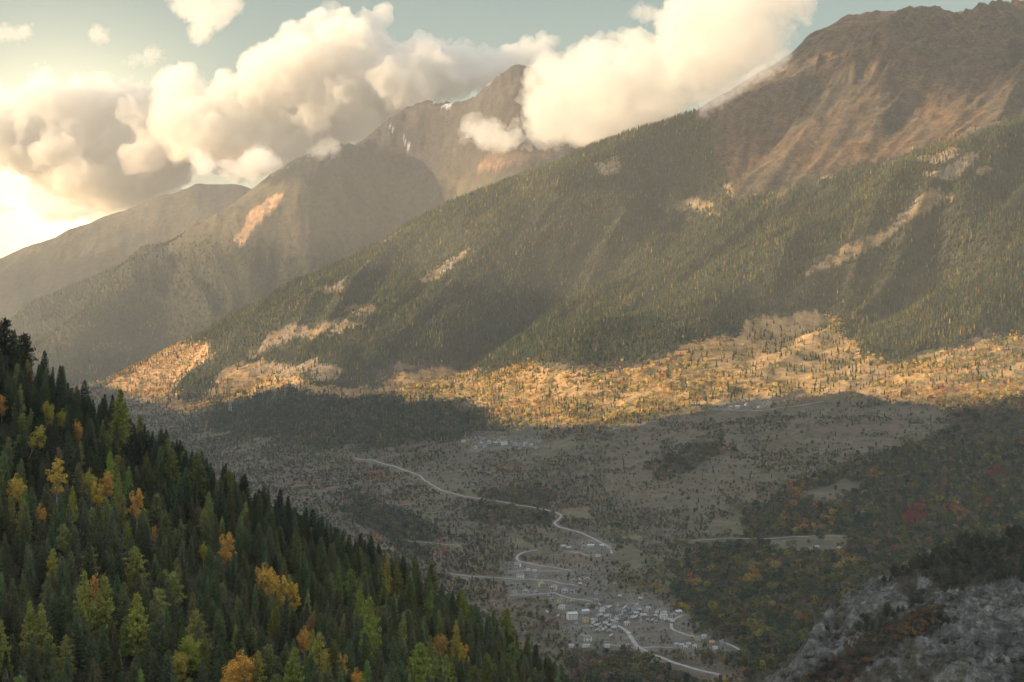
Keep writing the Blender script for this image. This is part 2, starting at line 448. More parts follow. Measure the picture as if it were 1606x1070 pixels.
def cloud(poly, y, thick, rmax, mat, label, n=None, voxel=None, rough=0.6, seed=1, rmin=6):
    rng = np.random.default_rng(seed)
    P = np.array(poly, float); lo = P.min(0); hi = P.max(0)
    area = 0.5*abs(sum(P[i][0]*P[(i+1) % len(P)][1]-P[(i+1) % len(P)][0]*P[i][1] for i in range(len(P))))
    n = n or int(min(420, max(24, area/ (rmax*rmax)*9)))
    bm = bmesh.new(); k = 0
    s = y/F
    while k < n:
        q = lo + rng.random(2)*(hi-lo)
        if not in_poly(q[0], q[1], poly): continue
        d = float(poly_dist(q[0], q[1], poly))
        scud = rng.random() < .22
        if scud and d > rmax*.6: continue
        r = rmin*rng.uniform(.5, 1.3) if scud else min(max(d*rng.uniform(.8, 1.0), rmin*rng.uniform(.7, 1.2)), rmax*rng.uniform(.45, 1.0))
        if scud: q = q + rng.normal(0, rmin*1.1, 2)
        yy = y + rng.uniform(-1, 1)*thick*min(1, d/rmax+.15)
        c = Vector(((q[0]-UC)*yy/F, yy, (VH-q[1])*yy/F)); R0 = r*yy/F
        M = Matrix.Translation(c) @ Matrix.Diagonal((R0*rng.uniform(.9, 1.3), R0*1.1, R0*rng.uniform(.75, 1.0), 1))
        bmesh.ops.create_icosphere(bm, subdivisions=2, radius=1.0, matrix=M); k += 1
    me = bpy.data.meshes.new('cloud'); bm.to_mesh(me); bm.free()
    o = bpy.data.objects.new('cloud', me); COL.objects.link(o)
    md = o.modifiers.new('r', 'REMESH'); md.mode = 'VOXEL'; md.voxel_size = voxel or rmax*s*0.078
    dg = bpy.context.evaluated_depsgraph_get(); dg.update()
    ev = bpy.data.meshes.new_from_object(o.evaluated_get(dg)); o.modifiers.clear()
    o.data = ev; bpy.data.meshes.remove(me)
    nv = len(ev.vertices); md_size = voxel or rmax*s*0.078
    co = np.empty(nv*3, np.float32); ev.vertices.foreach_get('co', co); co = co.reshape(-1, 3)
    no = np.array([v.normal[:] for v in ev.vertices], np.float32)
    L = rmax*s*1.5
    q = co/L + seed*3.7
    disp = .6*fbm3(q*.9, 3, 1) + .55*fbm3(q*1.7, 6, 5, .62, True) - .24
    vx = np.stack([fbm3(q*3.1+11*m_, 4, 9+m_, .6) for m_ in range(3)], 1)*1.1
    co = co + no*(disp*L*rough)[:, None] + vx*(L*rough*0.35)
    ev.vertices.foreach_set('co', co.ravel()); ev.update(); ev = tidy(o, md_size*.7); ev.polygons.foreach_set('use_smooth', np.ones(len(ev.polygons), bool)); ev.update()
    ev.materials.clear(); ev.materials.append(mat)
    tag(o, label, 'cloud', 'clouds over the mountains', 'thing')
    return o
V_BANK = vapour('cloud_vapour', 0.0058)
V_HUG = vapour('cloud_vapour_low', 0.0064)
V_WISP = vapour('cloud_vapour_thin', 0.0026)
# low clouds hugging the summits
cloud([(706,215),(718,196),(730,186),(748,188),(770,194),(806,192),(822,160),(822,126),(836,104),(858,88),(900,78),(935,62),(985,52),(1030,30),(1060,-30),(1120,-60),(1290,-60),(1275,15),(1235,60),(1220,95),(1180,125),(1135,150),(1090,170),(1040,190),(960,225),(900,235),(850,228),(800,232),(760,238),(720,232)],
      9300, 700, 36, V_HUG, 'largest bright cloud wrapped over the saddle between the two peaks', seed=3, rough=.8, n=420)
cloud([(285,240),(310,232),(345,246),(375,252),(395,230),(420,228),(440,248),(450,264),(425,276),(390,282),(345,280),(305,268)],
      11000, 250, 22, V_HUG, 'small flat cloud resting on the ridge left of the snowy peak', seed=4, rmin=4)
cloud([(478,236),(500,222),(520,214),(540,226),(530,240),(500,250),(482,246)], 10850, 120, 12, V_WISP, 'little wisp of cloud on the rocky crest below the snowy peak', seed=5, rmin=3, rough=.85)
# the bank behind the far ridge
cloud([(-120,170),(-20,150),(40,140),(60,100),(90,130),(130,125),(160,120),(200,130),(245,140),(270,110),(300,112),(318,150),(300,200),(290,250),(310,290),(250,300),(215,330),(150,330),(90,310),(40,270),(-30,250),(-120,260)],
      18500, 800, 42, V_BANK, 'grey bottomed cumulus bank above the far left ridge', seed=6, n=620, rough=.8)
cloud([(240,150),(262,112),(290,108),(325,150),(345,118),(375,120),(395,75),(440,60),(480,25),(510,12),(560,22),(600,20),(605,75),(660,70),(700,62),(760,75),(800,80),(860,60),(880,120),(800,140),(700,160),(620,190),(540,230),(440,270),(380,280),(320,260),(270,250),(240,200)],
      17800, 1000, 44, V_BANK, 'tall creamy cumulus behind the snowy peak', seed=7, n=900, rough=.8)
cloud([(250,0),(262,-30),(370,-30),(390,10),(350,40),(320,68),(288,65),(300,35)], 17500, 300, 24, V_WISP, 'ragged cloud cut by the top of the picture', seed=8, rmin=3, rough=.85)
cloud([(138,52),(150,38),(170,45),(172,65),(155,70),(140,66)], 17500, 120, 11, V_WISP, 'smallest round cloud high in the upper left sky', seed=9, rmin=3, rough=.85)
cloud([(188,98),(215,85),(238,70),(262,85),(240,100),(205,106)], 17500, 120, 11, V_WISP, 'thin slanting cloud below the round one', seed=10, rmin=3, rough=.85)
cloud([(-20,45),(10,38),(45,40),(55,55),(30,66),(-20,62)], 17500, 120, 12, V_WISP, 'faint cloud at the upper left edge', seed=11, rmin=3, rough=.85)
cloud([(66,334),(95,326),(130,322),(160,330),(140,342),(100,348),(75,346)], 17300, 150, 12, V_BANK, 'dark little cloud just above the far left ridge', seed=12, rmin=3)
cloud([(-30,322),(5,320),(22,327),(5,334),(-30,334)], 17300, 120, 9, V_BANK, 'flat dark cloud at the left edge above the ridge', seed=15, rmin=3)
cloud([(982,18),(1000,5),(1030,12),(1060,18),(1030,36),(1000,34)], 13500 if False else 17000, 200, 14, V_WISP, 'small round cloud beside the largest cloud', seed=13, rmin=3, rough=.85)

cloud([(1090,165),(1130,140),(1165,118),(1205,92),(1238,66),(1246,92),(1222,112),(1180,138),(1130,168),(1100,182)], 6960, 70, 10, V_HUG, 'torn shred of cloud clinging to the dark ridge below the largest cloud', seed=16, rmin=4, rough=.4)
V_THIN = vapour('cloud_vapour_veil', 0.0012)
cloud([(20,290),(120,235),(250,228),(380,236),(480,225),(440,285),(330,300),(250,335),(150,352),(60,345)], 19500, 500, 34, V_THIN, 'thin glowing yellow veil of cloud low over the far left ridge', seed=17)
# unseen cloud added over the valley's left side to shade the upper right slopes
def shade_cloud(boxes, mat, label, seed):
    bm = bmesh.new(); rng = np.random.default_rng(seed)
    for (cx, cy2, cz, rx, ry, rz, n) in boxes:
        for _ in range(n):
            d = Vector(rng.normal(0, .45, 3)); r = rng.uniform(.25, .5)
            M = Matrix.Translation((cx+d.x*rx, cy2+d.y*ry, cz+d.z*rz)) @ Matrix.Diagonal((rx*r, ry*r, rz*r, 1))
            bmesh.ops.create_icosphere(bm, subdivisions=2, radius=1.0, matrix=M)
    me = bpy.data.meshes.new('cloud'); bm.to_mesh(me); bm.free(); o = bpy.data.objects.new('cloud', me); COL.objects.link(o)
    md = o.modifiers.new('r', 'REMESH'); md.mode = 'VOXEL'; md.voxel_size = 35
    dg = bpy.context.evaluated_depsgraph_get(); dg.update(); ev = bpy.data.meshes.new_from_object(o.evaluated_get(dg)); o.modifiers.clear(); o.data = ev
    for v_ in ev.vertices: v_.co += v_.normal*(mnoise.fractal(v_.co/260, .8, 2.1, 5)*70)
    ev.materials.clear(); ev.materials.append(mat); tag(o, label, 'cloud', 'clouds over the mountains', 'thing')
shade_cloud([(-3000, 6500, 1760, 900, 420, 260, 26), (-3100, 7050, 1690, 700, 300, 170, 14), (-2950, 5950, 1640, 700, 330, 150, 10), (-3000, 6720, 1200, 500, 250, 250, 24)], V_BANK, 'unseen cloud added at left to shade the upper right slopes', 31)
# ------------------------------------------------------------------ the wall of the valley on the left, out of the picture: it throws the evening shade
TERM = [(165,602),(230,622),(292,643),(330,624),(430,606),(560,613),(640,624),(740,634),(790,665),(880,669),(960,664),(1060,650),(1130,634),(1230,620),(1330,615),(1430,630),(1500,642),(1606,616)]
tp = np.array(at(TERM, 2300, 9000))
sh = np.array([SUN[0], SUN[1]])/math.hypot(SUN[0], SUN[1]); tanE = math.tan(R(SUN_EL))
XR = -4200.0
dist = (XR - tp[:, 0])/sh[0]
yc = tp[:, 1] + dist*sh[1]; zc = tp[:, 2] + dist*tanE
o_ = np.argsort(yc); yc = yc[o_]; zc = zc[o_]
hy = np.arange(-300, 9400, 60.0)
crest = np.interp(hy, yc, zc)
crest = np.where(hy < yc[0], zc[0] + np.minimum((yc[0]-hy)*0.25, 120), crest)
crest = np.where(hy > yc[-1], np.maximum(zc[-1] - (hy-yc[-1])*0.5, -420), crest)
HX, HY, HZ = [], [], []
for y, c in zip(hy, crest):
    if y >= 60:
        xe = -0.352*y; ze = float(ground(np.array([xe]), np.array([y]))[0]) - 6
    else: xe = -0.352*60; ze = -40.0
    s = np.linspace(0, 1, 50); xs = xe + s*(XR-xe); zs = ze + (c-ze)*s**0.9
    zs += fbm(xs/500, np.full(50, y)/500, 4, 201)*60*np.sin(np.pi*s)*0.6
    zs[-1] += float(fbm(np.array([y/160]), np.array([3.3]), 4, 211)[0])*22
    xb = np.linspace(XR-120, XR-2100, 14); zb = zs[-1] + (-560-zs[-1])*np.linspace(.08, 1, 14)
    HX.append(np.r_[xs, xb]); HY.append(np.full(64, y)); HZ.append(np.r_[zs, zb])

# ------------------------------------------------------------------ land cover: what grows where
def pmask(u, v, polys):
    m = np.zeros(u.shape, bool)
    for p in polys: m |= in_poly(u, v, p)
    return m
CONIFER = [[(165,590),(330,500),(470,424),(640,338),(760,283),(870,232),(960,196),(1060,172),(1105,190),(1120,255),(1170,310),(1290,285),(1390,252),(1500,222),(1680,175),(1680,505),(1500,538),(1420,572),(1345,545),(1312,498),(1240,482),(1180,492),(1100,532),(1040,552),(960,567),(900,573),(830,562),(760,578),(680,570),(620,568),(575,606),(480,603),(420,560),(350,606),(300,632),(260,612),(330,560),(300,520),(250,540),(200,580)]]
OPEN = [  # grassy clearings and scree in the woods
 [(1045,330),(1078,316),(1100,318),(1130,328),(1126,334),(1065,335)],
 [(1255,432),(1300,404),(1330,385),(1400,352),(1435,322),(1478,298),(1497,310),(1450,338),(1395,368),(1330,402),(1290,424)],
 [(578,376),(605,366),(634,358),(633,367),(615,378),(590,380)],
 [(655,440),(690,420),(728,388),(733,398),(712,425),(690,442)],
 [(390,556),(420,530),(445,513),(520,503),(572,508),(565,516),(520,522),(470,528),(430,548),(400,562)],
 [(533,487),(560,478),(590,470),(594,478),(545,492)],
 [(395,582),(440,570),(500,562),(525,570),(512,592),(460,588),(420,592)],
 [(340,596),(385,570),(400,576),(360,606)],
 [(505,452),(530,440),(532,458),(508,464)],
 [(925,262),(965,250),(975,268),(940,278)],
 [(1130,300),(1180,275),(1300,268),(1318,282),(1250,290),(1190,310)],
 [(1445,242),(1485,238),(1490,252),(1450,256)],[(1500,250),(1530,240),(1500,285),(1470,275)],[(1530,265),(1555,262),(1552,272),(1532,274)],
 [(1435,178),(1480,150),(1500,160),(1450,200)]]
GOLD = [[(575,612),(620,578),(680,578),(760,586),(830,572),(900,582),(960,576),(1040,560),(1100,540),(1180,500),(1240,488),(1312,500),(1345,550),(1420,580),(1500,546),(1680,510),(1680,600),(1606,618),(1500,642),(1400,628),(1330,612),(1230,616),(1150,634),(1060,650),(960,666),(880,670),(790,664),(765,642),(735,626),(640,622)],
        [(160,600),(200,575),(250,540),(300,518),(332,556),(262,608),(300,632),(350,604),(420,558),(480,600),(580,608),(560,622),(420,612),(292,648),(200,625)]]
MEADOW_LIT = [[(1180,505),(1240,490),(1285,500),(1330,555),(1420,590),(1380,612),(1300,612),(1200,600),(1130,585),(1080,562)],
        [(1440,568),(1500,540),(1560,520),(1562,535),(1520,552),(1470,575)],[(1420,592),(1500,580),(1606,560),(1640,560),(1640,600),(1560,592),(1490,600),(1440,606)],
        [(1060,640),(1150,618),(1240,612),(1330,610),(1400,622),(1300,632),(1180,640),(1090,655)],
        [(930,640),(980,622),(1040,612),(1060,620),(1000,636)],[(690,598),(740,590),(760,600),(720,608)],[(830,622),(900,606),(930,612),(870,628)]]
MEADOW = [[(960,670),(1060,650),(1180,634),(1300,622),(1420,635),(1500,646),(1480,690),(1380,720),(1300,760),(1200,800),(1100,800),(1000,790),(930,760),(960,720)],
        [(800,680),(880,672),(900,700),(850,722),(800,715)],[(610,722),(700,735),(740,770),(690,770),(640,755)],[(700,760),(800,770),(870,790),(860,805),(760,790)],
        [(800,845),(820,840),(850,870),(800,862)],[(870,860),(960,868),(1000,880),(1000,900),(900,900),(860,880)],
        [(360,700),(430,650),(470,640),(480,660),(430,700),(400,720)],[(560,775),(640,760),(700,790),(640,800)]]
FIELD = [[(955,872),(985,852),(1012,882),(1000,895),(965,888)],[(1092,842),(1122,815),(1168,810),(1172,834),(1120,842)],[(880,800),(925,800),(930,815),(890,812)],
        [(1240,780),(1330,752),(1360,760),(1290,790)],[(870,692),(905,682),(900,702),(855,718)],[(690,745),(715,738),(725,752),(700,757)],[(795,842),(812,838),(828,858),(803,862)],
        [(875,985),(905,975),(930,1000),(900,1012)],[(1195,845),(1330,838),(1315,868),(1215,866)],[(800,672),(830,662),(845,690),(805,695)]]
WOOD = [[(1180,790),(1240,760),(1400,700),(1680,640),(1680,860),(1400,930),(1180,1080),(1090,1010),(1075,900),(1120,850),(1160,846)],
        [(400,625),(520,618),(640,628),(745,640),(770,668),(700,690),(560,700),(430,690),(330,660),(340,630)],
        [(880,1010),(960,1015),(1060,1050),(1100,1080),(900,1090)],[(1030,720),(1130,680),(1140,700),(1040,765)],[(1480,640),(1680,615),(1680,680),(1500,690)],
        [(1060,880),(1100,870),(1120,1000),(1075,960)],[(560,770),(700,840),(660,880),(540,800)],[(760,770),(850,760),(870,830),(760,820)]]
TOWN = [[(860,925),(1000,925),(1060,950),(1160,1015),(1150,1030),(1040,1025),(960,1020),(890,1015),(870,970)],[(780,880),(960,885),(950,935),(800,935)],[(725,685),(850,685),(850,702),(760,708)],[(1120,630),(1210,622),(1210,645),(1120,645)],[(880,845),(965,845),(965,872),(880,872)]]

def cover(x, y, z, jit=None):
    """0..1 densities of conifers and broadleaves, and masks, for plan points on the main flank and valley"""
    u = UC + F*x/y; v = VH - F*z/y
    wx = fbm(x/200, y/200, 5, 301, .65); wy = fbm(x/200, y/200, 5, 311, .65)
    U = u + wx*46; V = v + wy*24
    if jit is not None: U = U + jit.normal(0, 9, len(x)); V = V + jit.normal(0, 5, len(x))
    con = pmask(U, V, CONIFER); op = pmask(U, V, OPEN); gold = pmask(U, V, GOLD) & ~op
    mlit = pmask(U, V, MEADOW_LIT); mead = pmask(U, V, MEADOW); field = pmask(u + wx*22, v + wy*9, FIELD); wood = pmask(U, V, WOOD) 
    town = pmask(u, v, TOWN)
    n1 = fbm(x/240, y/240, 4, 321); n2 = fbm(x/70, y/70, 3, 331)
    dc = np.where(con, 0.97 - 0.5*sstep(.25, .5, n1), 0.0); dc = np.where(op, 0.05 + .3*sstep(.1, .4, n2), dc)
    alp = ~con & (V < 420) & (U > 850)
    dc = np.where(alp, 0.10*sstep(0.0, .5, n1)*sstep(120, 330, V), dc)
    dc = np.where(gold, 0.10 + 0.25*sstep(.2, .5, n1), dc)
    db = np.where(gold, 0.85, 0.0); db = np.where(gold & mlit, 0.30*sstep(-.15, .3, n2), db)
    low = ~con & ~gold & ~alp & ~op
    dl = 0.24 + 0.72*sstep(-.12, .14, .6*n2 + 1.2*n1)
    dl = np.where(mead, 0.07 + 0.86*sstep(.07, .22, .6*n2 + 1.1*n1), dl)
    hedge = ridged(x/210 + n1*.6, y/95 + n1*.6, 2, 341)
    dl = np.maximum(dl, .85*sstep(.66, .8, hedge)*(1-.6*mead))
    dl = np.where(wood, 0.93, dl)
    dl = np.where(field, 0.10*sstep(-.1, .2, n2), dl); dl = np.where(town & ~wood, 0.55, dl)
    db = np.where(low, dl, db)
    shade_wood = low & wood & (U < 800)
    dc = np.where(shade_wood, 0.45, dc)
    dc = np.where(low & ~shade_wood & ~field & ~town, 0.02 + 0.08*sstep(.1, .4, n1), dc)
    return dict(u=u, v=v, U=U, V=V, con=con, op=op, gold=gold, mlit=mlit, mead=mead, field=field, wood=wood, alp=alp, low=low, dc=dc, db=db, n1=n1, n2=n2, town=town)

RIM = [(1370,925),(1440,885),(1500,850),(1640,770),(1640,905),(1560,915),(1480,925),(1440,898),(1400,915)]
RUSTY = [(1240,1070),(1300,1030),(1370,985),(1450,950),(1500,955),(1460,990),(1380,1030),(1330,1075)]
def lerp(a, b, t): return a*(1-t[..., None]) + b*t[..., None]
C3 = lambda *c: np.array(c, float)
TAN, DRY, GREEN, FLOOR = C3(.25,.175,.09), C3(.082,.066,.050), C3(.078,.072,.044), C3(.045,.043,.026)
ALPINE, ROCK, SCREE, GREY, SNOW = C3(.125,.082,.048), C3(.10,.085,.075), C3(.30,.23,.165), C3(.205,.20,.19), C3(.75,.77,.8)
def land_colour():
    x = XX.ravel(); y = YY.ravel(); z = ZZ.ravel()
    col = np.empty((len(x), 3)); col[:] = DRY; rock = np.zeros(len(x))
    # slope steepness
    gy = np.gradient(ZZ, axis=0)/np.gradient(YY, axis=0); gx = np.gradient(ZZ, axis=1)/np.maximum(np.gradient(XX, axis=1), .1)
    slope = np.hypot(gx, gy).ravel()
    m = (y > 2150) & (y < 8800)
    c = cover(x[m], y[m], z[m]); n1, n2 = c['n1'], c['n2']; s = slope[m]
    k = np.empty((m.sum(), 3)); k[:] = DRY
    k = lerp(k, C3(.11,.086,.055), sstep(-.2, .5, n1)); k = lerp(k, C3(.12,.115,.06), sstep(.05, .5, n2)*.6)
    n4 = fbm(x[m]/190, y[m]/120, 4, 347); n5 = fbm(x[m]/150, y[m]/90, 4, 349); k = lerp(k, C3(.135,.078,.055), sstep(.12, .34, n4)*.8); k = lerp(k, C3(.080,.088,.036), sstep(.02, .26, n5)*.85)
    hg = ridged(x[m]/140, y[m]/60, 3, 345); k = lerp(k, C3(.085,.07,.05), sstep(.45, .8, hg)*.7); k = lerp(k, C3(.17,.135,.08), sstep(.3, .55, n2-.5*n1)*.6)
    k[c['mead']] = .5*k[c['mead']] + .5*lerp(C3(.120,.092,.062)+0*k, C3(.088,.078,.048), sstep(-.2, .3, n2))[c['mead']]
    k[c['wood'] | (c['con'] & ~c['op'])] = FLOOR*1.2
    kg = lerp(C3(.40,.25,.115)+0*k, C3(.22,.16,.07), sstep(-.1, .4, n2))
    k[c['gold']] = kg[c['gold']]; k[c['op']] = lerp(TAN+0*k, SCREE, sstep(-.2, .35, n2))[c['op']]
    ka = lerp(ALPINE+0*k, C3(.105,.09,.055), sstep(-.1, .45, n1)); ka = lerp(ka, ROCK, sstep(.75, 1.15, s)*sstep(-.25, .2, n2)); ka = lerp(ka, SCREE*.6, sstep(.25, .5, n2)*sstep(.0, .4, -n1)*.7)
    ka = lerp(ka, C3(.19,.115,.055), sstep(.05, .4, n2 - .6*n1)*.7); ka = lerp(ka, C3(.06,.055,.04), sstep(.2, .45, n1 + .5*n2)*.8); k[c['alp']] = ka[c['alp']]
    k[c['field']] = lerp(GREEN+0*k, C3(.115,.098,.058), sstep(-.3, .4, n1))[c['field']]
    k[c['town']] = k[c['town']]*.5 + C3(.13,.125,.115)*.5
    col[m] = k; rock[m] = np.where(c['alp'], sstep(.45, .9, s), np.where(c['op'], .4, 0))
    m = y >= 8800
    zz = z[m]; n1 = fbm(x[m]/420, y[m]/420, 5, 341); n2 = fbm(x[m]/130, y[m]/130, 4, 351); s = slope[m]
    wood = sstep(330, 120, zz + n1*320)
    k = lerp(C3(.095,.078,.048) + 0*n1[:, None], C3(.062,.058,.038), sstep(-.2, .4, n2)); k = lerp(k, FLOOR, wood*.85)
    u = UC + F*x[m]/y[m]; v = VH - F*zz/y[m]
    sunlit_rib = in_poly(u + n2*14, v + n1*14, [(368,378),(385,345),(425,310),(446,305),(440,322),(405,350),(380,385)]) | in_poly(u + n2*14, v + n1*10, [(745,268),(765,240),(870,232),(860,245),(800,262)])
    k[sunlit_rib] = C3(.36,.22,.13)  # sunlight on the ribs painted into the ground colour
    k = lerp(k, C3(.062,.054,.048), sstep(560, 820, zz + n1*200)*.85); k = lerp(k, ROCK, sstep(620, 850, zz)*sstep(.8, 1.2, s)*sstep(-.1, .3, n2))
    sn = in_poly(u + n2*20, v + n1*16, [(650,138),(690,132),(716,140),(712,170),(692,166),(672,150)]) | in_poly(u + n2*10, v, [(738,128),(780,116),(770,132),(744,140)]) | in_poly(u + n2*8, v + n1*8, [(608,196),(616,200),(645,228),(640,232),(622,216)])
    sn = sn & (n2 + .5*fbm(x[m]/40, y[m]/40, 3, 361) > -.08)
    k[sn] = SNOW*.75
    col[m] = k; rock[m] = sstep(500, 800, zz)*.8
    m = y <= 2150
    near = L_CRAG(x[m], y[m]) > L_NEAR(x[m], y[m])
    n1 = fbm(x[m]/60, y[m]/60, 4, 371); n2 = fbm(x[m]/14, y[m]/14, 3, 381)
    k = np.empty((m.sum(), 3)); k[:] = FLOOR
    kc = lerp(GREY + 0*k, C3(.115,.11,.105), sstep(-.25, .3, n2)); kc = lerp(kc, C3(.21,.20,.18), sstep(.1, .5, n1)*.6)
    n3 = fbm(x[m]/120, y[m]/120, 4, 391); kc = lerp(kc, C3(.085,.075,.05), sstep(.02, .3, .5*n2 + n3)*.85); kc = lerp(kc, C3(.09,.08,.05), sstep(.6, .3, slope[m])*.8)
    uu = UC + F*x[m]/y[m]; vv = VH - F*z[m]/y[m]
    kc[in_poly(uu+n1*14, vv+n1*10, RIM) | in_poly(uu+n1*16, vv+n1*12, RUSTY)] = C3(.06,.05,.032)
    k[near] = kc[near]
    col[m] = k; rock[m] = near*1.0
    return np.clip(np.c_[col, rock], 0.0, 1)
def set_col(me, col, name='cover'):
    a = me.color_attributes.new(name, 'FLOAT_COLOR', 'POINT')
    a.data.foreach_set('color', (col if col.shape[1] == 4 else np.c_[col, np.zeros(len(col))]).astype(np.float32).ravel())
def ground_mat():
    m, t, b = new_mat('mountain_ground')
    at_ = N(t, 'ShaderNodeAttribute'); at_.attribute_name = 'cover'
    tc = N(t, 'ShaderNodeTexCoord')
    n1 = noise_node(t, 0.035, 8, 0.68, tc.outputs['Object']); n2 = noise_node(t, 0.22, 4, 0.6, tc.outputs['Object'])
    mr = N(t, 'ShaderNodeMapRange'); mr.inputs['From Min'].default_value = .3; mr.inputs['From Max'].default_value = .7; mr.inputs['To Min'].default_value = .55; mr.inputs['To Max'].default_value = 1.45
    t.links.new(n1.outputs['Fac'], mr.inputs['Value'])
    mr2 = N(t, 'ShaderNodeMapRange'); mr2.inputs['From Min'].default_value = .3; mr2.inputs['From Max'].default_value = .7; mr2.inputs['To Min'].default_value = .75; mr2.inputs['To Max'].default_value = 1.25
    t.links.new(n2.outputs['Fac'], mr2.inputs['Value'])
    mu = N(t, 'ShaderNodeMath', operation='MULTIPLY'); t.links.new(mr.outputs[0], mu.inputs[0]); t.links.new(mr2.outputs[0], mu.inputs[1])
    sc = N(t, 'ShaderNodeVectorMath', operation='SCALE'); t.links.new(at_.outputs['Color'], sc.inputs[0]); t.links.new(mu.outputs[0], sc.inputs['Scale'])
    # cracks and ledges where there is bare rock
    wp = N(t, 'ShaderNodeVectorMath', operation='MULTIPLY_ADD'); wp.inputs[1].default_value = (16, 16, 16); t.links.new(n1.outputs['Color'], wp.inputs[0]); t.links.new(tc.outputs['Object'], wp.inputs[2])
    crk = None
    for scl, lo_, wd_ in ((.011, .5, .03), (.045, .62, .045), (.16, .8, .05)):
        mp = N(t, 'ShaderNodeMapping'); mp.inputs['Rotation'].default_value = (.5, .35, .6*scl*20); mp.inputs['Scale'].default_value = (scl, scl*.5, scl*2.4)
        t.links.new(wp.outputs[0], mp.inputs['Vector'])
        vo = noise_node(t, 1.0, 4, .6, mp.outputs[0])
        ab = N(t, 'ShaderNodeMath', operation='SUBTRACT'); ab.inputs[1].default_value = .5; t.links.new(vo.outputs['Fac'], ab.inputs[0])
        ab2 = N(t, 'ShaderNodeMath', operation='ABSOLUTE'); t.links.new(ab.outputs[0], ab2.inputs[0])
        mc = N(t, 'ShaderNodeMapRange'); mc.inputs['From Max'].default_value = wd_; mc.inputs['To Min'].default_value = lo_; t.links.new(ab2.outputs[0], mc.inputs['Value'])
        if crk is None: crk = mc.outputs[0]
        else:
            q = N(t, 'ShaderNodeMath', operation='MULTIPLY'); t.links.new(crk, q.inputs[0]); t.links.new(mc.outputs[0], q.inputs[1]); crk = q.outputs[0]
    mxr = N(t, 'ShaderNodeMix'); mxr.inputs[2].default_value = 1.0; t.links.new(at_.outputs['Alpha'], mxr.inputs[0]); t.links.new(crk, mxr.inputs[3])
    sc2 = N(t, 'ShaderNodeVectorMath', operation='SCALE'); t.links.new(sc.outputs[0], sc2.inputs[0]); t.links.new(mxr.outputs[0], sc2.inputs['Scale'])
    t.links.new(sc2.outputs[0], b.inputs['Base Color'])
    bp = N(t, 'ShaderNodeBump'); bp.inputs['Strength'].default_value = 0.8; bp.inputs['Distance'].default_value = 9.0
    hgt = N(t, 'ShaderNodeMath', operation='MULTIPLY'); t.links.new(n1.outputs['Fac'], hgt.inputs[0]); t.links.new(mxr.outputs[0], hgt.inputs[1]); t.links.new(hgt.outputs[0], bp.inputs['Height']); t.links.new(bp.outputs[0], b.inputs['Normal'])
    return m
GM = ground_mat()
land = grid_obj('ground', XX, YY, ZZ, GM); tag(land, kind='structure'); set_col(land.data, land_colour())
hl = grid_obj('hills', np.array(HX)[:, ::-1], np.array(HY)[:, ::-1], np.array(HZ)[:, ::-1], GM); tag(hl, kind='structure')
set_col(hl.data, np.tile(C3(.06,.06,.035), (len(hl.data.vertices), 1)))
# ------------------------------------------------------------------ roads, draped over the land
ROADS = [
 ('road', 6.5, [(556,718),(575,721),(600,727),(625,734),(645,741),(658,746),(664,752),(672,757),(690,768),(706,773),(725,778),(745,781),(770,785),(800,790),(825,794),(845,798),(860,801),(872,804),(880,809),(876,815),(870,820),(874,825),(890,830),(905,834),(920,840),(938,849),(950,855),(957,862),(960,869)]),
 ('road', 6.0, [(842,863),(830,865),(820,867),(812,872),(811,877),(817,881),(832,884),(850,888),(872,891),(897,895)]),
 ('road', 5.5, [(706,900),(735,904),(770,906),(800,908),(835,909),(865,911),(885,916),(906,919)]),
 ('road', 5.0, [(798,934),(830,933),(862,932),(870,930),(885,936),(905,940),(930,944)]),
 ('road', 7.5, [(966,980),(976,986),(984,992),(991,1002),(998,1012),(1004,1017),(1014,1022),(1030,1029),(1050,1037),(1072,1044),(1095,1051),(1130,1059)]),
 ('road', 4.5, [(955,1012),(980,1014.5),(1001,1018)]), ('road', 4.5, [(1007,1016.5),(1030,1015),(1056,1016)]),
 ('road', 5.5, [(1069,966),(1060,970),(1054,976),(1053,982),(1056,988),(1066,992),(1080,997),(1093,1003)]),
 ('road', 4.5, [(1138,1009),(1150,1014),(1160,1020)]),
 ('path', 4.0, [(640,849),(680,852),(720,856)]), ('path', 4.0, [(1085,848),(1130,845),(1200,845),(1260,842),(1330,841)]),
 ('path', 4.0, [(955,676),(975,670),(1005,664),(1030,660)]), ('path', 4.0, [(800,897),(840,896),(880,895)]),
 ('path', 4.0, [(905,866),(920,871),(945,873)]), ('path', 5.0, [(890,865),(898,866),(906,868)]),
 ('path', 3.5, [(1110,640),(1160,644),(1220,640),(1290,630)])]
def catmull(p, n):
    p = np.array(p, float); P = np.vstack([2*p[0]-p[1], p, 2*p[-1]-p[-2]]); out = []
    for i in range(1, len(P)-2):
        for t in np.linspace(0, 1, n, endpoint=False):
            a, b, c_, d_ = P[i-1], P[i], P[i+1], P[i+2]
            out.append(.5*((2*b)+(-a+c_)*t+(2*a-5*b+4*c_-d_)*t*t+(-a+3*b-3*c_+d_)*t**3))
    out.append(P[-2]); return np.array(out)
ASPH = plain('worn_asphalt', (.25, .245, .235), .9, .15, .08); GRAV = plain('pale_gravel', (.27, .24, .19), .95, .2, .1)
ROADLINES = []
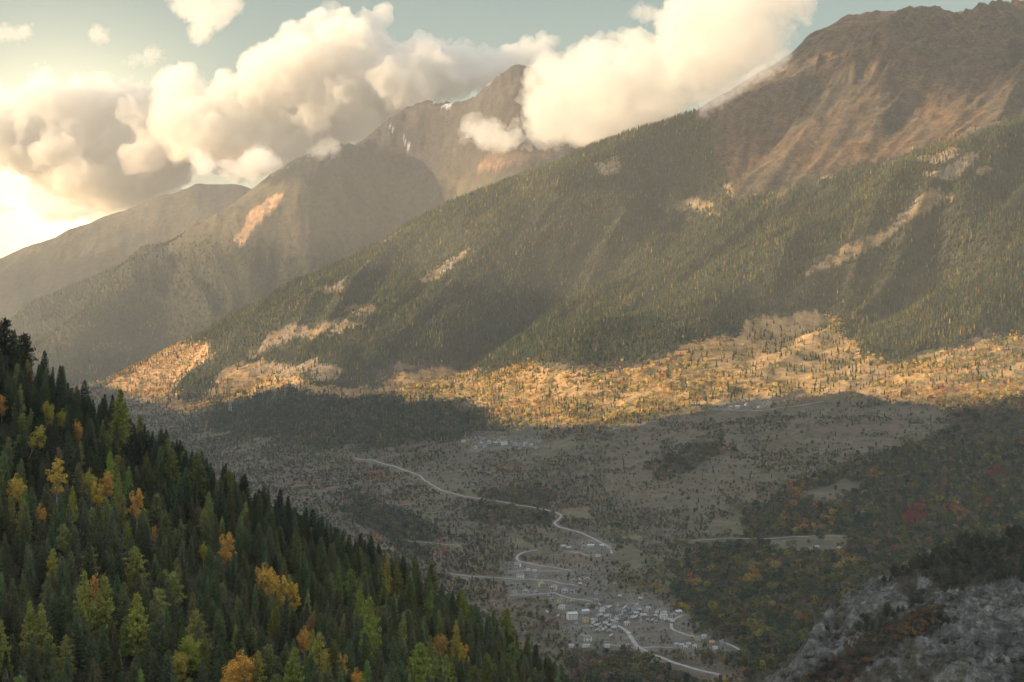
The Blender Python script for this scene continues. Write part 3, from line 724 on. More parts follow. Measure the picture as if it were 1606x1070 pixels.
for nm, wd, pts in ROADS:
    wd = wd*.78
    w3 = np.array(at(pts, 2200, 8500)); xy = catmull(w3[:, :2], 14)
    ROADLINES.append((xy, wd))
    tg = np.gradient(xy, axis=0); tg /= np.linalg.norm(tg, axis=1)[:, None]+1e-9; nr = np.c_[-tg[:, 1], tg[:, 0]]
    prof = [(-.62, -2.5), (-.5, .0), (-.17, .08), (.17, .08), (.5, .0), (.62, -2.5)]
    zc_ = ground(xy[:, 0], xy[:, 1])
    zz = np.max([ground(xy[:, 0]+nr[:, 0]*wd*s, xy[:, 1]+nr[:, 1]*wd*s) for s in (-.5, -.25, 0, .25, .5)], axis=0)
    zz = np.convolve(np.pad(zz, 3, 'edge'), np.ones(7)/7, 'valid'); zz = np.maximum(zz, zc_)+.5
    V = np.array([[(*(q+m_*wd*s), h_+dz) for s, dz in prof] for q, m_, h_ in zip(xy, nr, zz)])
    o = grid_obj(nm, V[:, :, 0], V[:, :, 1], V[:, :, 2], ASPH if nm == 'road' else GRAV); tag(o, kind='structure')
def road_clear(x, y):
    m = np.ones(len(x), bool)
    for xy, wd in ROADLINES:
        lo = xy.min(0)-30; hi = xy.max(0)+30
        q = np.where((x > lo[0]) & (x < hi[0]) & (y > lo[1]) & (y < hi[1]))[0]
        if not len(q): continue
        d = np.min((x[q][:, None]-xy[None, :, 0])**2 + ((y[q][:, None]-xy[None, :, 1])+0)**2, axis=1)
        # keep the sight line to the road open as well: crowns just in front are low scrub or none
        dy = xy[None, :, 1]-y[q][:, None]; dx = np.abs(xy[None, :, 0]-x[q][:, None]*xy[None, :, 1]/y[q][:, None])
        front = np.any((dy > 0) & (dy < 48) & (dx < 6), axis=1)
        m[q] &= (d > (wd*.5+5)**2) & ~front
    for (u, v, wpx) in [(h[0], h[1], h[2]) for h in HOUSE_SPOTS]:
        pu = UC+F*x/y; d = np.abs(pu-u) < wpx*.62+3
        hx, hy_ = HOUSE_XY[(u, v)]
        m &= ~(d & (y < hy_+14) & (y > hy_-42))
    return m
# ------------------------------------------------------------------ houses: (column, row of the foot, width in photo pixels, look, label)
CORE = 'old village core'
HOUSES = [
 (812,890,12,'chalet','white chalet with dark gable alone above the upper village road'), (828,896,8,'shed','long low white shed left of its twin below the looping road'), (838,897,8,'shed','low white shed right of its twin below the looping road'),
 (816,907,15,'long','long white house in front of the dark hedge on the upper road'), (840,908,8,'grey','grey flat fronted house right of the long white house'),
 (900,914,8,'chalet','white gabled house, left of the pair in the trees at the road end'), (908,914,8,'stone','grey brown house close beside the white gabled house in the trees'), (921,914,11,'stone','wide brown house half hidden in trees at the road end'),
 (850,920,12,'cream','cream house with tan hipped roof above the middle road'), (868,926,14,'cream','large cream gabled house beside the road fork'), (886,930,13,'chalet','white house left of the orange tree'),
 (841,932,9,'chalet','white house with pinkish roof between two garden trees'), (824,931,12,'chalet','broad white house with low gable by the lower road'), (807,933,10,'grey','pale grey house leftmost on the lower road'),
 (866,943,6,'chalet','smallest white cottage below the road fork'), (878,946,9,'yellow','yellow house with arched front below the road fork'), (897,947,9,'cream','cream chalet standing alone right of the yellow house'), (881,956,12,'white','white terraced house below the yellow house'), (928,955,13,'brown','brown timber chalet with wide pale gable edge'),
 (883,862,10,'stone','grey stone farmhouse at the left of the upper farm group'), (893,863,9,'stone','lower grey stone barn joined to the stone farmhouse'), (915,860,6,'cream','little cream house between the conifer and the glass roofed hall'), (926,860,14,'glass','long white roofed hall of the upper farm group'), (955,864,9,'cream','cream house at the bend where the upper road ends'), (944,858,8,'glass','green roofed shed behind the cream house at the bend'), (938,874,9,'shed','squat grey shed on the track below the farm group'),
 (897,972,20,'big','biggest white building with pale metal roof at the village edge'), (918,963,15,'glass','pale blue roofed house behind the biggest white building'), (919,977,11,'yellow','tall cream yellow house right of the biggest white building'), (929,976,7,'white','narrow white annex of the tall cream yellow house'),
 (945,959,9,'white','bright white flat roofed block at the top of the old village'), (1017,957,8,'white','white roofed house at the upper right end of the old village'), (1041,971,14,'white','broad white house with grey hipped roof at the right of the village'), (1064,963,13,'glass','blue white roofed house highest at the right of the village'), (1051,975,7,'white','narrow white house by the bend of the right hand lane'), (1030,975,12,'dark','dark roofed barn in front of the broad white house'),
 (983,981,10,'white','low bright white house at the head of the village road'), (965,973,9,'cream','cream fronted house in the middle of the old village'), (922,1006,16,'long','long white house with three storeys of windows below the village'), (914,1001,9,'grey','grey roofed annex behind the long white house below the village'), (952,1016,10,'shed','flat white shed on the lane left of the road junction'), (919,1016,14,'shed','long pale shed at the terrace below the long white house'), (896,1016,9,'shed','small pale shed beside the dark spruces at the lower left of the village'),
 (1085,1003,8,'cream','cream house, leftmost of the row below the autumn wood'), (1095,1006,9,'yellow','ochre house in the middle of the row below the autumn wood'), (1104,1002,9,'white','white house, rightmost of the row below the autumn wood'), (1117,1012,10,'orange','orange plastered house at the right end of the lower hamlet'), (1133,1011,10,'grey','grey house on the outermost right end of the lower hamlet'), (1122,1019,9,'shed','low white garage in front of the orange plastered house'),
 (727,694,7,'white','white house standing alone left of the hillside hamlet'), (791,698,13,'long','long white house in the middle of the hillside hamlet'), (963,674,4,'white','tiny white chapel on the bare slope under the golden wood'),
 (1157,641,9,'glass','pale roofed barn in the tree ringed farm under the sunlit meadow'), (1146,641,6,'stone','stone house left of the pale roofed barn under the sunlit meadow'), (1171,637,7,'grey','grey house behind the pale roofed barn under the sunlit meadow'), (1190,640,4,'white','tiny white hut on the meadow right of the tree ringed farm'),
 (1272,864,6,'white','white house at the left of the farm in the clearing'), (1281,862,9,'stone','long stone barn of the farm in the clearing'), (1316,862,7,'white','white trailer roofed hut right of the farm in the clearing')]
for (u, v, w_) in [(943,965,11),(958,960,14),(951,971,9),(972,961,9),(982,960,11),(985,968,14),(1000,957,12),(994,951,7),(1004,960,8),(1014,963,8),(1009,971,12),(1021,972,9),(980,975,11),(945,976,9),(941,985,9),(932,982,9),(951,985,9),(965,982,11),(963,989,10),(974,993,10),(960,1002,9),(937,970,8),(975,968,9),(993,973,9),(998,966,9),(956,979,8),(990,961,8),(966,965,9),(948,992,9),(1002,979,8),(937,993,8)]:
    HOUSES.append((u, v, w_, ['stone','grey','stone','dark'][int(u*7+v) % 4], 'small grey stone house packed into the '+CORE))
_rc = np.random.default_rng(77); _n = 0
while _n < 56:
    a_, r_ = _rc.uniform(0, 6.283), _rc.random()**.5; cu, cv, ru, rv2 = [(988, 966, 50, 15), (950, 984, 30, 11), (1040, 972, 26, 8), (930, 950, 85, 34)][0 if _n < 20 else (1 if _n < 31 else (2 if _n < 38 else 3))]
    q = (round(cu+ru*r_*math.cos(a_), 1), round(cv+rv2*r_*math.sin(a_), 1))
    if min(math.hypot(q[0]-h[0], (q[1]-h[1])*2) for h in HOUSES) > 5.2:
        HOUSES.append((q[0], q[1], float(_rc.uniform(6, 9)), ['stone','grey','stone','chalet'][int(_rc.integers(0, 4))], 'small grey stone house packed into the '+CORE if _n < 38 else 'small pale house scattered along the lanes round the old village')); _n += 1
for (u, v, w_) in [(1061,1014,6),(1070,1015,7),(1080,1014,7),(1090,1017,7),(1075,1019,6)]: HOUSES.append((u, v, w_, 'white', 'little white house in the tight row left of the lower hamlet'))
for (u, v, w_) in [(753,700,9),(760,702,8),(767,696,8),(777,698,8),(782,694,7),(801,698,7),(808,699,8),(814,699,7),(824,699,8),(833,700,7),(843,698,8),(759,692,6),(746,704,7),(841,704,7)]: HOUSES.append((u, v, w_, ['stone','grey','chalet'][int(u) % 3], 'small pale stone house in the hillside hamlet'))
HOUSE_SPOTS = HOUSES
_hp = at([(h[0], h[1]) for h in HOUSES], 2200, 8500)
HOUSE_XY = {(h[0], h[1]): (p[0], p[1]) for h, p in zip(HOUSES, _hp)}
WM = {k: plain('plaster_'+k, c_, .9, .12, .5) for k, c_ in dict(white=(.60,.59,.56), cream=(.62,.55,.42), yellow=(.60,.46,.22), stone=(.26,.24,.22), grey=(.40,.39,.38), brown=(.20,.12,.07), orange=(.52,.27,.14)).items()}
RM = {k: plain('roof_'+k, c_, .8, .25, .8) for k, c_ in dict(slate=(.19,.19,.20), tin=(.42,.44,.46), tan=(.30,.22,.15), dark=(.09,.085,.085), pale=(.31,.305,.30)).items()}
GLASS = plain('window_dark', (.035,.04,.05), .25, .1); DOORM = plain('door_wood', (.13,.075,.04), .8, .2)
LOOK = dict(chalet=('white','slate',.78,.62,.38), shed=('white','pale',.55,.30,.18), long=('white','slate',.5,.55,.3), grey=('grey','slate',.8,.6,.35), stone=('stone','pale',.85,.62,.4), cream=('cream','tan',.8,.6,.36), yellow=('yellow','slate',.8,.85,.28), white=('white','pale',.75,.6,.26), brown=('brown','dark',.8,.6,.42), glass=('grey','tin',.6,.42,.28), big=('white','tin',.7,.62,.24), dark=('stone','dark',.75,.45,.34), orange=('orange','tan',.8,.62,.36))
def tri_box(c, sx, sy, sz):
    v, f = box_mesh(c[0]-sx/2, c[0]+sx/2, c[1]-sy/2, c[1]+sy/2, c[2]-sz/2, c[2]+sz/2); return v, f
def build_house(px, py, pz, W, look, label, rng, group=None):
    wall, roof, dr, hr, rr = LOOK[look]
    D = max(5.5, W*dr*rng.uniform(.9, 1.15)); H = max(3.0, W*hr*rng.uniform(.9, 1.1)); 
    if look == 'long': H = min(H, 8.5)
    ridge_x = look in ('long', 'shed', 'glass', 'big', 'white') or rng.random() < .35     # ridge across or towards the viewer
    r = math.atan2(-px, py)*-1*0 + rng.uniform(-.45, .45)
    e = bpy.data.objects.new('house', None); COL.objects.link(e); e.location = (px, py, pz); e.rotation_euler = (0, 0, r)
    tag(e, label, 'house', group)
    hw, hd = W/2, D/2; rise = (D if ridge_x else W)*rr*.5 + .8; B = -3.0
    if ridge_x:
        sec = [(-hd, B), (hd, B), (hd, H), (0, H+rise), (-hd, H)]; v = [(-hw, a, b_) for a, b_ in sec]+[(hw, a, b_) for a, b_ in sec]
    else:
        sec = [(-hw, B), (hw, B), (hw, H), (0, H+rise), (-hw, H)]; v = [(a, hd, b_) for a, b_ in sec]+[(a, -hd, b_) for a, b_ in sec]
    f = [(4,3,2,1,0), (5,6,7,8,9)]+[(i, (i+1) % 5, (i+1) % 5+5, i+5) for i in range(5)]
    mesh_obj('wall', v, f, WM[wall], e)
    ov = .7; half = hd if ridge_x else hw; ln = (hw if ridge_x else hd)+ov; sl = rise/half; t = .35
    sec = [(0, H+rise+.05), (half+ov, H-ov*sl+.05), (half+ov, H-ov*sl+.05+t), (0, H+rise+.05+t), (-half-ov, H-ov*sl+.05+t), (-half-ov, H-ov*sl+.05)]
    v = [((-ln, a, b_) if ridge_x else (a, ln, b_)) for a, b_ in sec]+[((ln, a, b_) if ridge_x else (a, -ln, b_)) for a, b_ in sec]
    f = [(0,1,2,3), (0,3,4,5), (9,8,7,6), (11,10,9,6)]+[(i, i+6, (i+1) % 6+6, (i+1) % 6) for i in range(6)]
    ro = mesh_obj('roof', v, f, RM[roof], e)
    if look not in ('shed',):
        cv, cf = tri_box((hw*.35, 0.2, H+rise*.9+.7), .9, .8, 2.2); mesh_obj('chimney', cv, cf, WM['grey'], ro)
    rows = max(1, min(3, int(H/2.9))); cols = max(2, min(5, int(W/3.6)))
    if look != 'shed' or W > 22:
        for rr_ in range(rows):
            for q in range(cols):
                cx_ = -hw + W*(q+.5)/cols; zc2 = 1.6+2.75*rr_
                if rr_ == 0 and q == cols//2:
                    v2, f2 = tri_box((cx_, -hd-.03, 1.1), 1.3, .14, 2.2); mesh_obj('door', v2, f2, DOORM, e); continue
                v2, f2 = tri_box((cx_, -hd-.03, zc2), 1.15, .14, 1.35); mesh_obj('window', v2, f2, GLASS, e)
        for q in range(2):
            v2, f2 = tri_box((-hw-.03 if px > 0 else hw+.03, -hd+D*(q+.5)/2, 1.7), .14, 1.1, 1.3); mesh_obj('window', v2, f2, GLASS, e)
    if look in ('chalet', 'brown', 'cream'):
        v2, f2 = tri_box((0, -hd-.75, 2.65), W*.8, 1.35, .22); b_o = mesh_obj('balcony', v2, f2, DOORM, e)
        v2, f2 = tri_box((0, -hd-1.38, 3.2), W*.8, .1, .85); mesh_obj('railing', v2, f2, DOORM, b_o)
    return e
rngh = np.random.default_rng(12); _cnt = {}
for h in HOUSES: _cnt[h[4]] = _cnt.get(h[4], 0)+1
for (u, v, wpx, look, label), p in zip(HOUSES, _hp):
    zz = float(ground(np.array([p[0]]), np.array([p[1]+3]))[0])
    build_house(p[0], p[1]+3, zz, max(5.0, wpx*.74*p[1]/F), look, label, rngh, 'houses of the valley villages' if _cnt[label] == 1 else label.replace('small ', '').replace('little ', '').replace('house', 'houses'))
# ------------------------------------------------------------------ leaf materials
def leaf_mat(name, source, var=0.35, trans=0.3, scale=0.5):
    """source: 'object' = colour of the object, 'instance' = colour carried by each scattered tree"""
    m = bpy.data.materials.new(name); m.use_nodes = True; t = m.node_tree
    t.nodes.remove(t.nodes['Principled BSDF'])
    if source == 'object':
        c = N(t, 'ShaderNodeObjectInfo'); cs = c.outputs['Color']
    else:
        c = N(t, 'ShaderNodeAttribute'); c.attribute_type = 'INSTANCER'; c.attribute_name = 'tint'; cs = c.outputs['Color']
    tc = N(t, 'ShaderNodeTexCoord'); nz = noise_node(t, scale, 3, .6, tc.outputs['Object'])
    mr = N(t, 'ShaderNodeMapRange'); mr.inputs['From Min'].default_value = .3; mr.inputs['From Max'].default_value = .7
    mr.inputs['To Min'].default_value = 1-var; mr.inputs['To Max'].default_value = 1+var
    t.links.new(nz.outputs['Fac'], mr.inputs['Value'])
    s = N(t, 'ShaderNodeVectorMath', operation='SCALE'); t.links.new(cs, s.inputs[0]); t.links.new(mr.outputs[0], s.inputs['Scale'])
    d = N(t, 'ShaderNodeBsdfDiffuse'); tr = N(t, 'ShaderNodeBsdfTranslucent'); mx = N(t, 'ShaderNodeMixShader'); mx.inputs[0].default_value = trans
    t.links.new(s.outputs[0], d.inputs['Color']); t.links.new(s.outputs[0], tr.inputs['Color'])
    t.links.new(d.outputs[0], mx.inputs[1]); t.links.new(tr.outputs[0], mx.inputs[2])
    t.links.new(mx.outputs[0], t.nodes['Material Output'].inputs['Surface'])
    return m
NEEDLE_O = leaf_mat('needles', 'object', .35, .2, .45); NEEDLE_I = leaf_mat('needles_wood', 'instance', .35, .2, .45)
LEAF_O = leaf_mat('autumn_leaves', 'object', .4, .35, .5); LEAF_I = leaf_mat('autumn_leaves_wood', 'instance', .4, .35, .5)
FAR_I = leaf_mat('far_crowns', 'instance', .3, .25, 1.5)
BARK = plain('bark', (.09, .07, .055), .95, .4, 1.5)
BIRCH = plain('birch_bark', (.32, .29, .25), .9, .4, 1.5)

# ------------------------------------------------------------------ tree shapes
class Quads:
    def __init__(s): s.v = []; s.f = []
    def quad(s, c, a, b):
        i = len(s.v); s.v += [c-a*.5, c+b*.5+a*.1, c+a*.5, c-b*.5+a*.1]; s.f.append((i, i+1, i+2, i+3))
    def cone(s, p0, p1, r0, r1, k=6):
        i = len(s.v); d = (p1-p0).normalized(); a = d.orthogonal().normalized(); b = d.cross(a)
        for p, r in ((p0, r0), (p1, r1)):
            for j in range(k):
                t = 2*math.pi*j/k; s.v.append(p+a*(r*math.cos(t))+b*(r*math.sin(t)))
        for j in range(k): s.f.append((i+j, i+(j+1) % k, i+k+(j+1) % k, i+k+j))
        s.f.append(tuple(i+k+j for j in range(k)))
    def mesh(s, name, mat):
        me = bpy.data.meshes.new(name); me.from_pydata([tuple(v) for v in s.v], [], s.f); me.materials.append(mat); me.update(); return me
def rv(rng, s=1.0): return Vector(rng.normal(0, s, 3))
def spruce_shape(seed, h=22.0, rm=2.9, dense=1.0, gap=0.5, low=.06):
    rng = np.random.default_rng(seed); T = Quads(); K = Quads()
    lean = Vector((rng.normal(0, .012), rng.normal(0, .012), 0))
    ax = lambda z: Vector((lean.x*z, lean.y*z, z))
    T.cone(Vector((0, 0, -1.2)), ax(h*.5), .30, .17); T.cone(ax(h*.5), ax(h*.985), .17, .02)
    z = h*low; side = rng.uniform(.75, 1.2, 6)
    while z < h*.985:
        f = z/h; prof = (1-f)**.72*(.8+.2*min(1, f*6))
        nb = int(5 + 5*(1-f)); a0 = rng.uniform(0, 6.28)
        for k in range(nb):
            az = a0 + 6.283*k/nb + rng.normal(0, .2)
            L = max(.25, rm*prof*rng.uniform(.7, 1.12)*side[int(az/6.283*6) % 6])
            d = Vector((math.cos(az), math.sin(az), 0)); sd = Vector((-d.y, d.x, 0))
            rise = .25 - .75*(1-f)*rng.uniform(.6, 1.2)
            st = max(2, int(L/.42*dense))
            for q in range(1, st+1):
                t = q/st; p = ax(z) + d*(L*t) + Vector((0, 0, L*(rise*t + .18*t*t*t)))
                wd = (.45 + .85*(1-t)*min(1, L/2))*rng.uniform(.75, 1.25)
                for sg in (-1, 1):
                    tw = (d*.75 + sd*sg + Vector((0, 0, -.35+rng.normal(0, .22)))).normalized()
                    K.quad(p+tw*wd*.45, tw*wd, (d*.3+Vector((0, 0, .25))+rv(rng, .25)).normalized()*.42)
                if t > .35: K.quad(p+Vector((0, 0, -.18)), Vector((rng.normal(0, .1), rng.normal(0, .1), -.6)), (sd+rv(rng, .3))*.34)
            K.quad(ax(z)+d*L*.5+Vector((0, 0, L*rise*.5)), d*L, sd*.3)
        z += gap*rng.uniform(.75, 1.25)*(.7+.5*(1-f))
    for k in range(5): K.quad(ax(h*(.955+.01*k)), Vector((rng.normal(0, .3), rng.normal(0, .3), .5)), rv(rng, .12))
    K.quad(ax(h*.99), Vector((0, 0, .9)), Vector((.16, 0, 0))); K.quad(ax(h*.99), Vector((0, 0, .9)), Vector((0, .16, 0)))
    return T, K
def larch_shape(seed, h=23.0, rm=3.4, low=.18, power=.6, tuft=1.0, nstep=.75):
    rng = np.random.default_rng(seed); T = Quads(); K = Quads()
    lean = Vector((rng.normal(0, .02), rng.normal(0, .02), 0)); ax = lambda z: Vector((lean.x*z, lean.y*z, z))
    T.cone(Vector((0, 0, -1.2)), ax(h*.5), .32, .18); T.cone(ax(h*.5), ax(h*.98), .18, .025)
    z = h*low; side = rng.uniform(.7, 1.2, 7)
    while z < h*.98:
        f = (z-h*low)/(h*(1-low)); prof = (1-f)**power*min(1, .55+f*2.2)
        for k in range(int(6+4*(1-f))):
            if rng.random() < .12: continue
            az = rng.uniform(0, 6.283); L = max(.35, rm*prof*rng.uniform(.5, 1.15)*side[int(az/6.2832*7) % 7])
            d = Vector((math.cos(az), math.sin(az), 0)); up = rng.uniform(-.22, .2)
            tip = ax(z)+d*L+Vector((0, 0, L*up)); 
            if L > 1.2: T.cone(ax(z), tip, .05, .015, 3)
            for q in range(max(4, int(L/.2*tuft))):
                t = rng.uniform(.15, 1.05); p = ax(z)+d*(L*t)+Vector((0, 0, L*up*t + .12*L*t*t)) + rv(rng, .22)
                s = rng.uniform(.45, .8); K.quad(p, (rv(rng, .6)+d*.6).normalized()*s, rv(rng, .5).normalized()*s*.55)
                K.quad(p+Vector((0, 0, -.25)), Vector((rng.normal(0, .12), rng.normal(0, .12), -s)), rv(rng, .4).normalized()*s*.4)
        z += nstep*rng.uniform(.7, 1.3)*(.55+.6*(1-f))
    K.quad(ax(h*.985), Vector((0, 0, 1.0)), Vector((.25, .1, 0))); K.quad(ax(h*.975), Vector((.3, 0, .7)), Vector((.1, .2, 0)))
    return T, K
def broad_shape(seed, h=14.0, rx=3.0, low=.22, nclump=42, leaf=.42, per=46, pointed=.35):
    rng = np.random.default_rng(seed); T = Quads(); K = Quads()
    T.cone(Vector((0, 0, -1.2)), Vector((0, 0, h*.45)), .22, .14); T.cone(Vector((0, 0, h*.45)), Vector((.1, .1, h*.85)), .14, .03)
    zc = h*(low+(1-low)/2); rz = h*(1-low)/2
    for c in range(nclump):
        d = rv(rng).normalized(); rr = rng.uniform(.06, 1.0)**.42
        f = (d.z*rr+1)/2
        sx = rx*(1-pointed*f**1.5)
        p = Vector((d.x*sx*rr, d.y*sx*rr, zc+d.z*rz*rr*.92)) + rv(rng, .25)
        if rng.random() < .5: T.cone(Vector((0, 0, max(h*.2, p.z-h*.16))), p, .05, .015, 3)
        cr = rng.uniform(.6, 1.15)*rx*.30
        for q in range(per):
            e = rv(rng).normalized()*cr*rng.uniform(.5, 1.05); s = leaf*rng.uniform(.7, 1.2)
            K.quad(p+e, rv(rng).normalized()*s, rv(rng).normalized()*s*.8)
    return T, K
# far trees: few faces, real shape
def far_conifer(seed):
    rng = np.random.default_rng(seed); K = Quads(); tiers = 6
    K.cone(Vector((0, 0, -.06)), Vector((0, 0, .5)), .014, .008, 3)
    for k in range(tiers):
        f = k/tiers; z0 = .10+.82*f; r = (.15*(1-f)**.8+.012); top = min(1.0, z0+.30-.1*f); m = 8; i = len(K.v)
        K.v.append(Vector((rng.normal(0, .004), rng.normal(0, .004), top)))
        for j in range(m):
            a = 6.283*(j+rng.uniform(-.2, .2))/m; q = r*rng.uniform(.55, 1.25)
            K.v.append(Vector((q*math.cos(a), q*math.sin(a), z0-rng.uniform(0, .05))))
        for j in range(m):
            if rng.random() < .9: K.f.append((i, i+1+j, i+1+(j+1) % m))
    return K
def far_broad(seed, rx=.42, n=110, zlo=.12, size=.2):
    rng = np.random.default_rng(seed); K = Quads()
    K.cone(Vector((0, 0, -.08)), Vector((0, 0, .6)), .03, .015, 3)
    lob = [(rv(rng).normalized(), rng.uniform(.75, 1.1)) for _ in range(7)]
    for q in range(n):
        d = rv(rng).normalized(); w = max(l*max(0, d.dot(a))**2 for a, l in lob)
        r = (.55+.5*w)*rng.uniform(.72, 1.02)
        p = Vector((d.x*rx*r, d.y*rx*r, (1+zlo)/2+d.z*(1-zlo)/2*r*.95)); s = size*rng.uniform(.6, 1.2)
        K.quad(p, (rv(rng)-d*rv(rng).dot(d)).normalized()*s, (d.cross(rv(rng))).normalized()*s*.8)
    return K

# ------------------------------------------------------------------ scattered woods: one object per wood, a tree at every point
def wood_object(name, label, P, H, W, tint, protos, kind='stuff'):
    n = len(P); rng = np.random.default_rng(n)
    me = bpy.data.meshes.new(name); me.vertices.add(n); me.vertices.foreach_set('co', P.astype(np.float32).ravel())
    def attr(nm, ty, data, key):
        a = me.attributes.new(nm, ty, 'POINT'); a.data.foreach_set(key, np.ascontiguousarray(data).ravel())
    attr('tint', 'FLOAT_COLOR', np.c_[tint, np.ones(n)].astype(np.float32), 'color')
    attr('size', 'FLOAT_VECTOR', np.c_[W, W, H].astype(np.float32), 'vector')
    attr('turn', 'FLOAT_VECTOR', np.c_[rng.normal(0, .03, n), rng.normal(0, .03, n), rng.uniform(0, 6.283, n)].astype(np.float32), 'vector')
    attr('kind_index', 'INT', rng.integers(0, len(protos), n).astype(np.int32), 'value')
    me.update()
    o = bpy.data.objects.new(name, me); COL.objects.link(o)
    g = bpy.data.node_groups.new(name, 'GeometryNodeTree')
    g.interface.new_socket('Geometry', in_out='INPUT', socket_type='NodeSocketGeometry')
    g.interface.new_socket('Geometry', in_out='OUTPUT', socket_type='NodeSocketGeometry')
    gi = g.nodes.new('NodeGroupInput'); go = g.nodes.new('NodeGroupOutput'); jn = g.nodes.new('GeometryNodeJoinGeometry')
    def named(nm, dt):
        a = g.nodes.new('GeometryNodeInputNamedAttribute'); a.data_type = dt; a.inputs['Name'].default_value = nm; return a.outputs['Attribute']
    ki = named('kind_index', 'INT'); sz = named('size', 'FLOAT_VECTOR'); tn = named('turn', 'FLOAT_VECTOR')
    er = g.nodes.new('FunctionNodeEulerToRotation'); g.links.new(tn, er.inputs[0])
    for k, pr in enumerate(protos):
        oi = g.nodes.new('GeometryNodeObjectInfo'); oi.inputs['Object'].default_value = pr; oi.inputs['As Instance'].default_value = True
        cp = g.nodes.new('FunctionNodeCompare'); cp.data_type = 'INT'; cp.operation = 'EQUAL'
        a_in = [s for s in cp.inputs if s.type == 'INT']; g.links.new(ki, a_in[0]); a_in[1].default_value = k
        ip = g.nodes.new('GeometryNodeInstanceOnPoints')
        g.links.new(gi.outputs[0], ip.inputs['Points']); g.links.new(cp.outputs[0], ip.inputs['Selection'])
        g.links.new(oi.outputs['Geometry'], ip.inputs['Instance']); g.links.new(er.outputs[0], ip.inputs['Rotation']); g.links.new(sz, ip.inputs['Scale'])
        g.links.new(ip.outputs[0], jn.inputs[0])
    g.links.new(jn.outputs[0], go.inputs[0])
    md = o.modifiers.new('trees', 'NODES'); md.node_group = g
    tag(o, label, None, None, kind)
    return o
def proto(name, me):
    return bpy.data.objects.new(name, me)
FC = [proto('far_conifer', far_conifer(s).mesh('far_conifer', FAR_I)) for s in range(5)]
FB = [proto('far_broadleaf', far_broad(20+s, rx=[.42, .5, .36, .46, .25][s]).mesh('far_broadleaf', FAR_I)) for s in range(5)]

def jitter_grid(y0, y1, step, seed, u0=-60, u1=1670):
    rng = np.random.default_rng(seed); out = []
    y = y0
    while y < y1:
        xs = np.arange((u0-UC)*y/F, (u1-UC)*y/F, step); xs = xs + rng.uniform(-.5, .5, len(xs))*step
        out.append(np.c_[xs, y + rng.uniform(-.5, .5, len(xs))*step]); y += step
    return np.vstack(out)
def shown(x, y, tree):
    return hidden(x, y) < tree/y
def vary(base, n, rng, s=.18, hue=.1):
    return np.clip(base*(1+rng.normal(0, s, (n, 1)))*(1+rng.normal(0, hue, (n, 3))), .004, .9)
OLIVE, GOLDC, YELL, PINK, BARE, DKG, REDC, CON1, CON2, RUST = C3(.095,.095,.035), C3(.70,.45,.13), C3(.60,.48,.15), C3(.55,.28,.14), C3(.115,.088,.075), C3(.036,.055,.034), C3(.30,.055,.055), C3(.068,.078,.036), C3(.095,.094,.038), C3(.30,.12,.04)
def pick(rng, n, cols, wts):
    return np.array(cols)[rng.choice(len(cols), n, p=np.array(wts)/sum(wts))]
# ---- main flank and valley
rng = np.random.default_rng(5)
G = jitter_grid(5000, 8250, 8.5, 1); x, y = G[:, 0], G[:, 1]; z = ground(x, y)
k = shown(x, y, 16) ; x, y, z = x[k], y[k], z[k]
c = cover(x, y, z, rng); k = rng.random(len(x)) < c['dc']; 
cx, cy_, cz = x[k], y[k], z[k]; cc = {q: w_[k] for q, w_ in c.items()}; n = len(cx)
ht = rng.uniform(9, 21, n)*(1-.35*cc['alp']); mixn = fbm(cx/160, cy_/160, 3, 401)
tint = np.where((rng.random(n) < .14 + .5*sstep(.15, .4, mixn))[:, None], pick(rng, n, [C3(.14,.12,.045), C3(.24,.17,.05), C3(.11,.105,.04)], [5, 1.5, 4]), pick(rng, n, [CON1, CON2, DKG], [5, 3, 2.5]))
tint = vary(tint, n, rng)*np.exp(.45*fbm(cx/110, cy_/110, 4, 441) + .35*fbm(cx/420, cy_/420, 3, 451))[:, None]*1.15
ht = ht*np.exp(.35*fbm(cx/130, cy_/130, 3, 461))
wood_object('mountain_forest', 'dense dark conifer forest on the sunlit far mountainside', np.c_[cx, cy_, cz], ht, ht*rng.uniform(.85, 1.25, n), tint, FC)
print('conifers', n)

